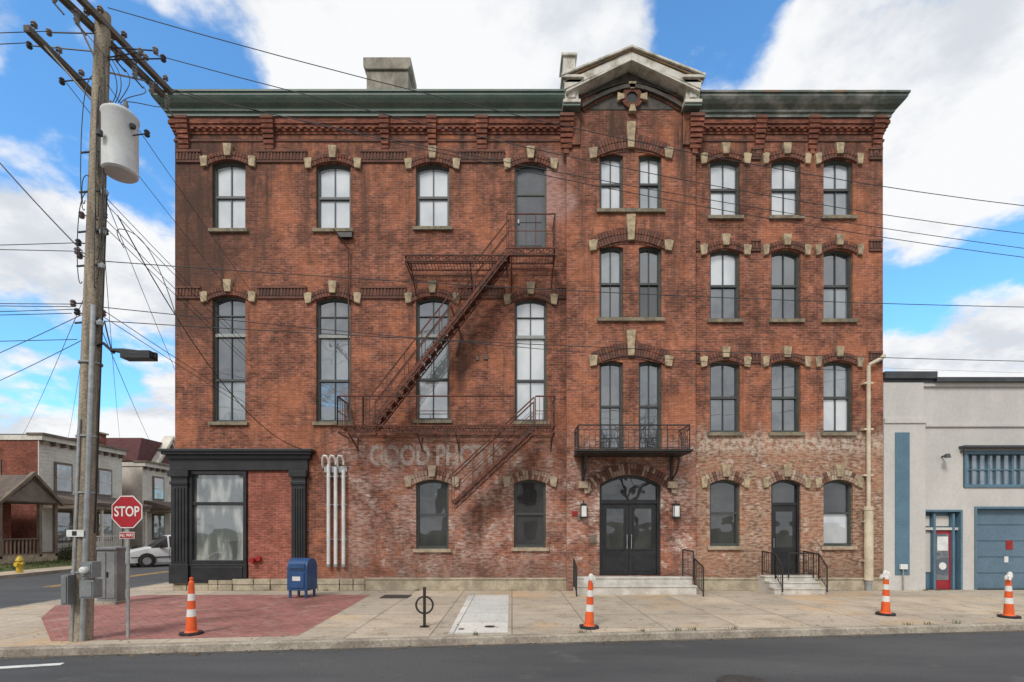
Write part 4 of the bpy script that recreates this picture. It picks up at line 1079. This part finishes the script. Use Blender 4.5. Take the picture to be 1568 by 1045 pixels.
for k,(px,py) in enumerate([(45,70),(75,50),(95,125),(215,80),(250,90),(238,78),(225,205),(160,330),(155,290),(118,385),(120,372),(158,480),(150,492),(125,330),(152,310),(162,355),(148,420),(112,465),(118,478),(122,392)]):
    c=U_(px,py,9.0+.1*(k%3)); q=pole(c[2]-.05)
    g.lathe([(0,-.06),(.035,-.05),(.05,-.02),(.035,0),(.05,.03),(.03,.06),(0,.07)],c,M_CER if k%2 else M_BLK,8); g.bar(c,q,.012,M_BLK,5)
for z in (5.6,6.6,7.2,7.9,8.6):
    p=pole(z); g.bar((p.x-.22,p.y-.1,z),(p.x+.22,p.y-.1,z+.04),.018,M_BLK,5); g.lathe([(0,0),(.05,0),(.06,.06),(0,.12)],(p.x+.22,p.y-.1,z-.04),M_GALV,8)
g.build('crossarms_and_insulators',U)
M_TR=pm('transformer_paint',(.66,.67,.66),(.56,.56,.55),2,.45,fine=.05)
g=MB(); c=U_(184,268); 
g.lathe([(0,0),(.24,0),(.27,.03),(.27,.98),(.285,1.0),(.285,1.04),(.22,1.1),(.08,1.13),(0,1.13)],c,M_TR,28)
for s in (-1,1): g.lathe([(.0,0),(.03,0),(.045,.05),(.03,.08),(.045,.11),(.02,.2),(0,.2)],(c[0]+s*.14,c[1]-.05,c[2]+1.08),M_CER,8)
g.lathe([(0,0),(.05,0),(.05,.08),(0,.08)],(c[0]-.1,c[1]-.33,c[2]+.45),M_BLK,8); g.lathe([(0,0),(.04,0),(.05,.06),(0,.08)],(c[0]+.3,c[1]-.1,c[2]+.75),M_BLK,8)
for dz in (.2,.85): p=pole(c[2]+dz); g.bar(p,(c[0]-.15,c[1],c[2]+dz),.04,M_GALV,6)
g.build('transformer',U,smooth=True)
g=MB(); p=pole(5.15)
g.path([tuple(p),tuple(p+Vector((.25,-.05,.12))),tuple(U_(175,541))],.025,M_BLK,8)
q0=Vector(U_(172,538)); q1=Vector(U_(237,549)); ux=(q1-q0)
for i,(w0,w1,h0,h1) in enumerate([(.05,.11,.04,.07),(.11,.12,.07,.08),(.12,.08,.08,.05)]):
    a=q0+ux*(i/3); b=q0+ux*((i+1)/3)
    g.add([(a.x,a.y-w0,a.z),(a.x,a.y+w0,a.z),(a.x,a.y+w0*.6,a.z+h0),(a.x,a.y-w0*.6,a.z+h0),(b.x,b.y-w1,b.z),(b.x,b.y+w1,b.z),(b.x,b.y+w1*.6,b.z+h1),(b.x,b.y-w1*.6,b.z+h1)],[(0,1,2,3),(7,6,5,4),(0,4,5,1),(1,5,6,2),(2,6,7,3),(3,7,4,0)],M_BLK)
g.box(q0.x+.22,q1.x-.02,q0.y-.11,q0.y+.11,q0.z-.15,q0.z-.02,M_BLK)
g.bar(q1,(q1.x+.02,q1.y,q1.z+.1),.03,M_BLK)
g.build('street_light_head',U)

# ================================================================== WIRES
def wires(name,lst,r,mat):
    cu=bpy.data.curves.new(name,'CURVE'); cu.dimensions='3D'; cu.bevel_depth=r; cu.bevel_resolution=1
    for A,Bv,sag in lst:
        A=Vector(A);Bv=Vector(Bv); n=28; sp=cu.splines.new('POLY'); sp.points.add(n)
        for i in range(n+1):
            u=i/n; p=A.lerp(Bv,u); p.z-=4*sag*u*(1-u); sp.points[i].co=(*p,1)
    cu.materials.append(mat); o=bpy.data.objects.new(name,cu); S.collection.objects.link(o); return o
M_WIRE=pm('wire_rubber',(.03,.03,.032),(.04,.04,.04),3,.6)
far=lambda y,z:(34,y,z)
W=[ (U_(165,12),far(-1.6,11.2),1.9),
    ((B1.x,B1.y,B1.z+.1),far(.2,9.6),.9) ,
    (U_(240,85,9.9),far(-.6,10.6),1.6),
    (U_(255,135,10.2),far(-.4,9.4),1.25),
    (U_(150,470),(PX(1330,-.1),-.1,PZ(571)),.12),
    (U_(160,492),(34,-2.5,6.6),.45),
    (U_(155,400),(34,-2.2,8.4),.6)]
W2=[]
for (px,py,d,sx,z,sag) in [(40,66,8.4,-40,11.5,1.2),(75,48,8.3,-40,11.2,1.0),(118,385,9,-40,9.5,.8),(115,470,9,-40,7.2,.5),(112,474,9,-40,6.9,.8),(110,480,9,-40,6.3,.6),(122,372,9,-40,8.6,1.0),(112,466,9,-40,7.9,.7),(118,520,9,-40,5.6,.5)]:
    W2.append((U_(px,py,d),(sx,-9.5,z),sag))
for (px,py,x,y,z,sag) in [(150,290,-14.5,40,10.5,1.0),(150,300,-14.2,40,9.8,1.0),(155,330,-14.6,40,9.2,.9),(158,345,-14,40,8.6,.9),(150,470,-14.4,40,8.0,.6),(150,480,-14,40,7.5,.6),(165,130,-14.8,40,11.3,1.0),(100,125,-15.2,40,11.2,1.0),(160,300,-26,30,7.5,.8),(150,390,-26,14,6.6,.3),(150,492,-26,22,6.4,.3),(155,320,-40,36,10,1.0),(155,340,-46,36,10,1.0),(152,400,-50,34,9,.8)]:
    W2.append((U_(px,py),(x,y,z),sag))
W2+= [(U_(130,480),(-30,2,4.6),.5),(U_(128,520),(-30,6,6.0),.4)]
for (z0,z1,y) in ((12.6,12.0,16),(9.9,9.5,14),(9.0,8.7,14)): W2.append(((13,y,z0),(60,y+2,z1),.3))
wires('power_lines',W,.0075,M_WIRE); wires('power_lines',W2,.0065,M_WIRE)
wires('guy_and_service_cables',[(U_(-60,180,9.2),U_(126,385),.05),(U_(180,330,9.2),(PX(470),-.1,PZ(690)),.9),(U_(160,492),U_(172,540),.02)],.011,M_WIRE)
cu=bpy.data.curves.new('cable_loops','CURVE'); cu.dimensions='3D'; cu.bevel_depth=.007
def poly(pts):
    sp=cu.splines.new('NURBS'); sp.points.add(len(pts)-1); sp.use_endpoint_u=True; sp.order_u=4
    for i,p in enumerate(pts): sp.points[i].co=(*p,1)
for k in range(16):
    a=pole(random.uniform(7.4,10.6)); b=pole(random.uniform(6.0,8.4))
    s=random.choice((1,1,1,-1)); r=random.uniform(.12,.4)
    poly([a,a+Vector((s*r*.6,-.15,.12)),a.lerp(b,.4)+Vector((s*r,-.2,0)),b+Vector((s*r*.8,-.15,-.2)),b+Vector((s*.12,-.1,.0))])
c=Vector(U_(184,200))
for k in range(5):
    a=A1.lerp(B1,.2+.18*k)+Vector((.1,0,-.3)); poly([a,a+Vector((.25,-.1,-.3)),c+Vector((.25,-.1,.9-.1*k)),c+Vector((.05*k-.1,-.05,.45))])
poly([U_(190,380),U_(172,350),U_(185,345),U_(240,375),U_(280,520)])
cu.materials.append(M_WIRE); o=bpy.data.objects.new('cable_loops',cu); S.collection.objects.link(o); o.parent=U

# ================================================================== BEHIND THE CAMERA (seen in the glass)
sheet('far_sidewalk',[(-60,-18.6),(60,-18.6),(60,-22),(-60,-22)],0,M_SW,.16)
O=empty('opposite_house'); g=MB()
g.box(-6,6,-34,-25,0,6.5,M_HWH); g.prism([(-6.4,6.4),(6.4,6.4),(0,9.5)],-34.3,-24.7,M_RFB); 
for x in (-4,-1.3,1.4,4):
    for z in (1,4): g.box(x-.5,x+.5,-25,-24.95,z,z+1.6,G_DARK)
g.build('walls_and_roof',O)
M_BARK=pm('bark',(.10,.08,.065),(.06,.05,.04),3,.95,.5)
def tree(x,y,h):
    g=MB()
    def br(p,d,l,r,lv):
        q=p+d*l; g.bar(p,q,r,M_BARK,6 if lv>2 else 3,r*.72)
        if lv==0: return
        for k in range(3 if lv>1 else 2):
            nd=(d+Vector((random.uniform(-.7,.7),random.uniform(-.7,.7),random.uniform(-.15,.5)))).normalized(); br(q if k else p.lerp(q,.75),nd,l*random.uniform(.62,.85),r*.62,lv-1)
    br(Vector((x,y,0)),Vector((0,0,1)),h*.28,h*.022,6); g.build('bare_tree')
tree(-9,-23,11); tree(9.5,-24,12); tree(-20,-25,12)

# ================================================================== LIGHT, SKY, CAMERA
w=bpy.data.worlds.new('World'); S.world=w; w.use_nodes=True; nt=w.node_tree; nt.nodes.clear()
class WN(NT):
    def __init__(s,t): s.t=t
t=WN(nt)
out=t.n('ShaderNodeOutputWorld'); bg=t.n('ShaderNodeBackground'); bg.inputs['Strength'].default_value=.1; t.l(bg.outputs[0],out.inputs[0])
sky=t.n('ShaderNodeTexSky'); sky.sky_type='NISHITA'; sky.sun_disc=False
EL,AZ=math.radians(44),math.radians(205)
sky.sun_elevation=EL; sky.sun_rotation=AZ; sky.air_density=1.0; sky.dust_density=.8; sky.ozone_density=2.0
tc=t.n('ShaderNodeTexCoord'); nm=t.n('ShaderNodeVectorMath',operation='NORMALIZE'); t.l(tc.outputs['Generated'],nm.inputs[0])
sp=t.n('ShaderNodeSeparateXYZ'); t.l(nm.outputs[0],sp.inputs[0])
zz=t.math('ADD',t.math('ABSOLUTE',sp.outputs[2]),.32)
cbn=t.n('ShaderNodeCombineXYZ'); t.l(t.math('DIVIDE',sp.outputs[0],zz),cbn.inputs[0]); t.l(t.math('DIVIDE',sp.outputs[1],zz),cbn.inputs[1]); t.l(t.math('MULTIPLY',sp.outputs[2],.8),cbn.inputs[2])
cv=cbn.outputs[0]
n1=t.noise(cv,2.9,8,.56); n2=t.noise(cv,1.1,4,.5); n3=t.noise(cv,4.5,6,.6)
cov=t.math('ADD',t.math('MULTIPLY',t.math('SUBTRACT',n1,.5),1.35),.53)
cov=t.math('ADD',cov,t.math('MULTIPLY',t.math('SUBTRACT',n3,.5),.45))
cov=t.math('ADD',cov,t.ramp(sp.outputs[1],.1,-.4,0,.16))      # unseen cloud added behind the camera so the glass reflects less blue
def patch(px,py,r,amt):
    global cov
    v=Vector(((px-784)/F,1,(808-py)/F)).normalized()
    dn=t.n('ShaderNodeVectorMath',operation='DOT_PRODUCT'); t.l(nm.outputs[0],dn.inputs[0]); dn.inputs[1].default_value=v
    m=t.ramp(dn.outputs['Value'],math.cos(r),1.0,0,amt); cov=t.math('SUBTRACT',cov,m)
for q in ((30,120,.22,.16),(290,75,.12,.16),(205,235,.17,.22),(60,570,.15,.22),(200,560,.09,.14),(1078,62,.14,.42),(1410,390,.16,.36),(1560,380,.08,.10),(1380,450,.08,.14)): patch(*q)
for q in ((700,40,.36,-.22),(1330,60,.34,-.22),(80,420,.15,-.12),(1500,250,.2,-.14),(1450,530,.11,-.12),(100,650,.12,-.1),(230,430,.10,-.14),(190,110,.07,-.10)): patch(*q)
mask=t.ramp(cov,.34,.52)
shade=t.ramp(t.math('ADD',t.math('MULTIPLY',n3,.8),t.math('MULTIPLY',n2,.3)),.42,.62,0,1)
ccol=t.mix(shade,(6.9,7.3,7.9),(9.6,9.7,9.85))
skyc=t.mix(1.0,sky.outputs[0],(1.5,2.5,3.0),'MULTIPLY')
t.l(t.mix(mask,skyc,ccol),bg.inputs['Color'])
sl=bpy.data.lights.new('sun','SUN'); sl.energy=2.2; sl.angle=math.radians(14); sl.color=(1,.97,.92)
so=bpy.data.objects.new('sun',sl); S.collection.objects.link(so)
sd=Vector((math.sin(AZ)*math.cos(EL),math.cos(AZ)*math.cos(EL),math.sin(EL)))
so.rotation_euler=sd.to_track_quat('Z','Y').to_euler()
cam=bpy.data.cameras.new('camera'); co_=bpy.data.objects.new('camera',cam); S.collection.objects.link(co_)
co_.location=(0,-CD,CH); co_.rotation_euler=(math.pi/2,0,0)
cam.sensor_width=36; cam.lens=F/1568*36; cam.shift_y=(808-522.5)/1568; cam.clip_end=3000; cam.clip_start=.05
S.camera=co_
S.view_settings.view_transform='Standard'; S.view_settings.look='None'; S.view_settings.exposure=0
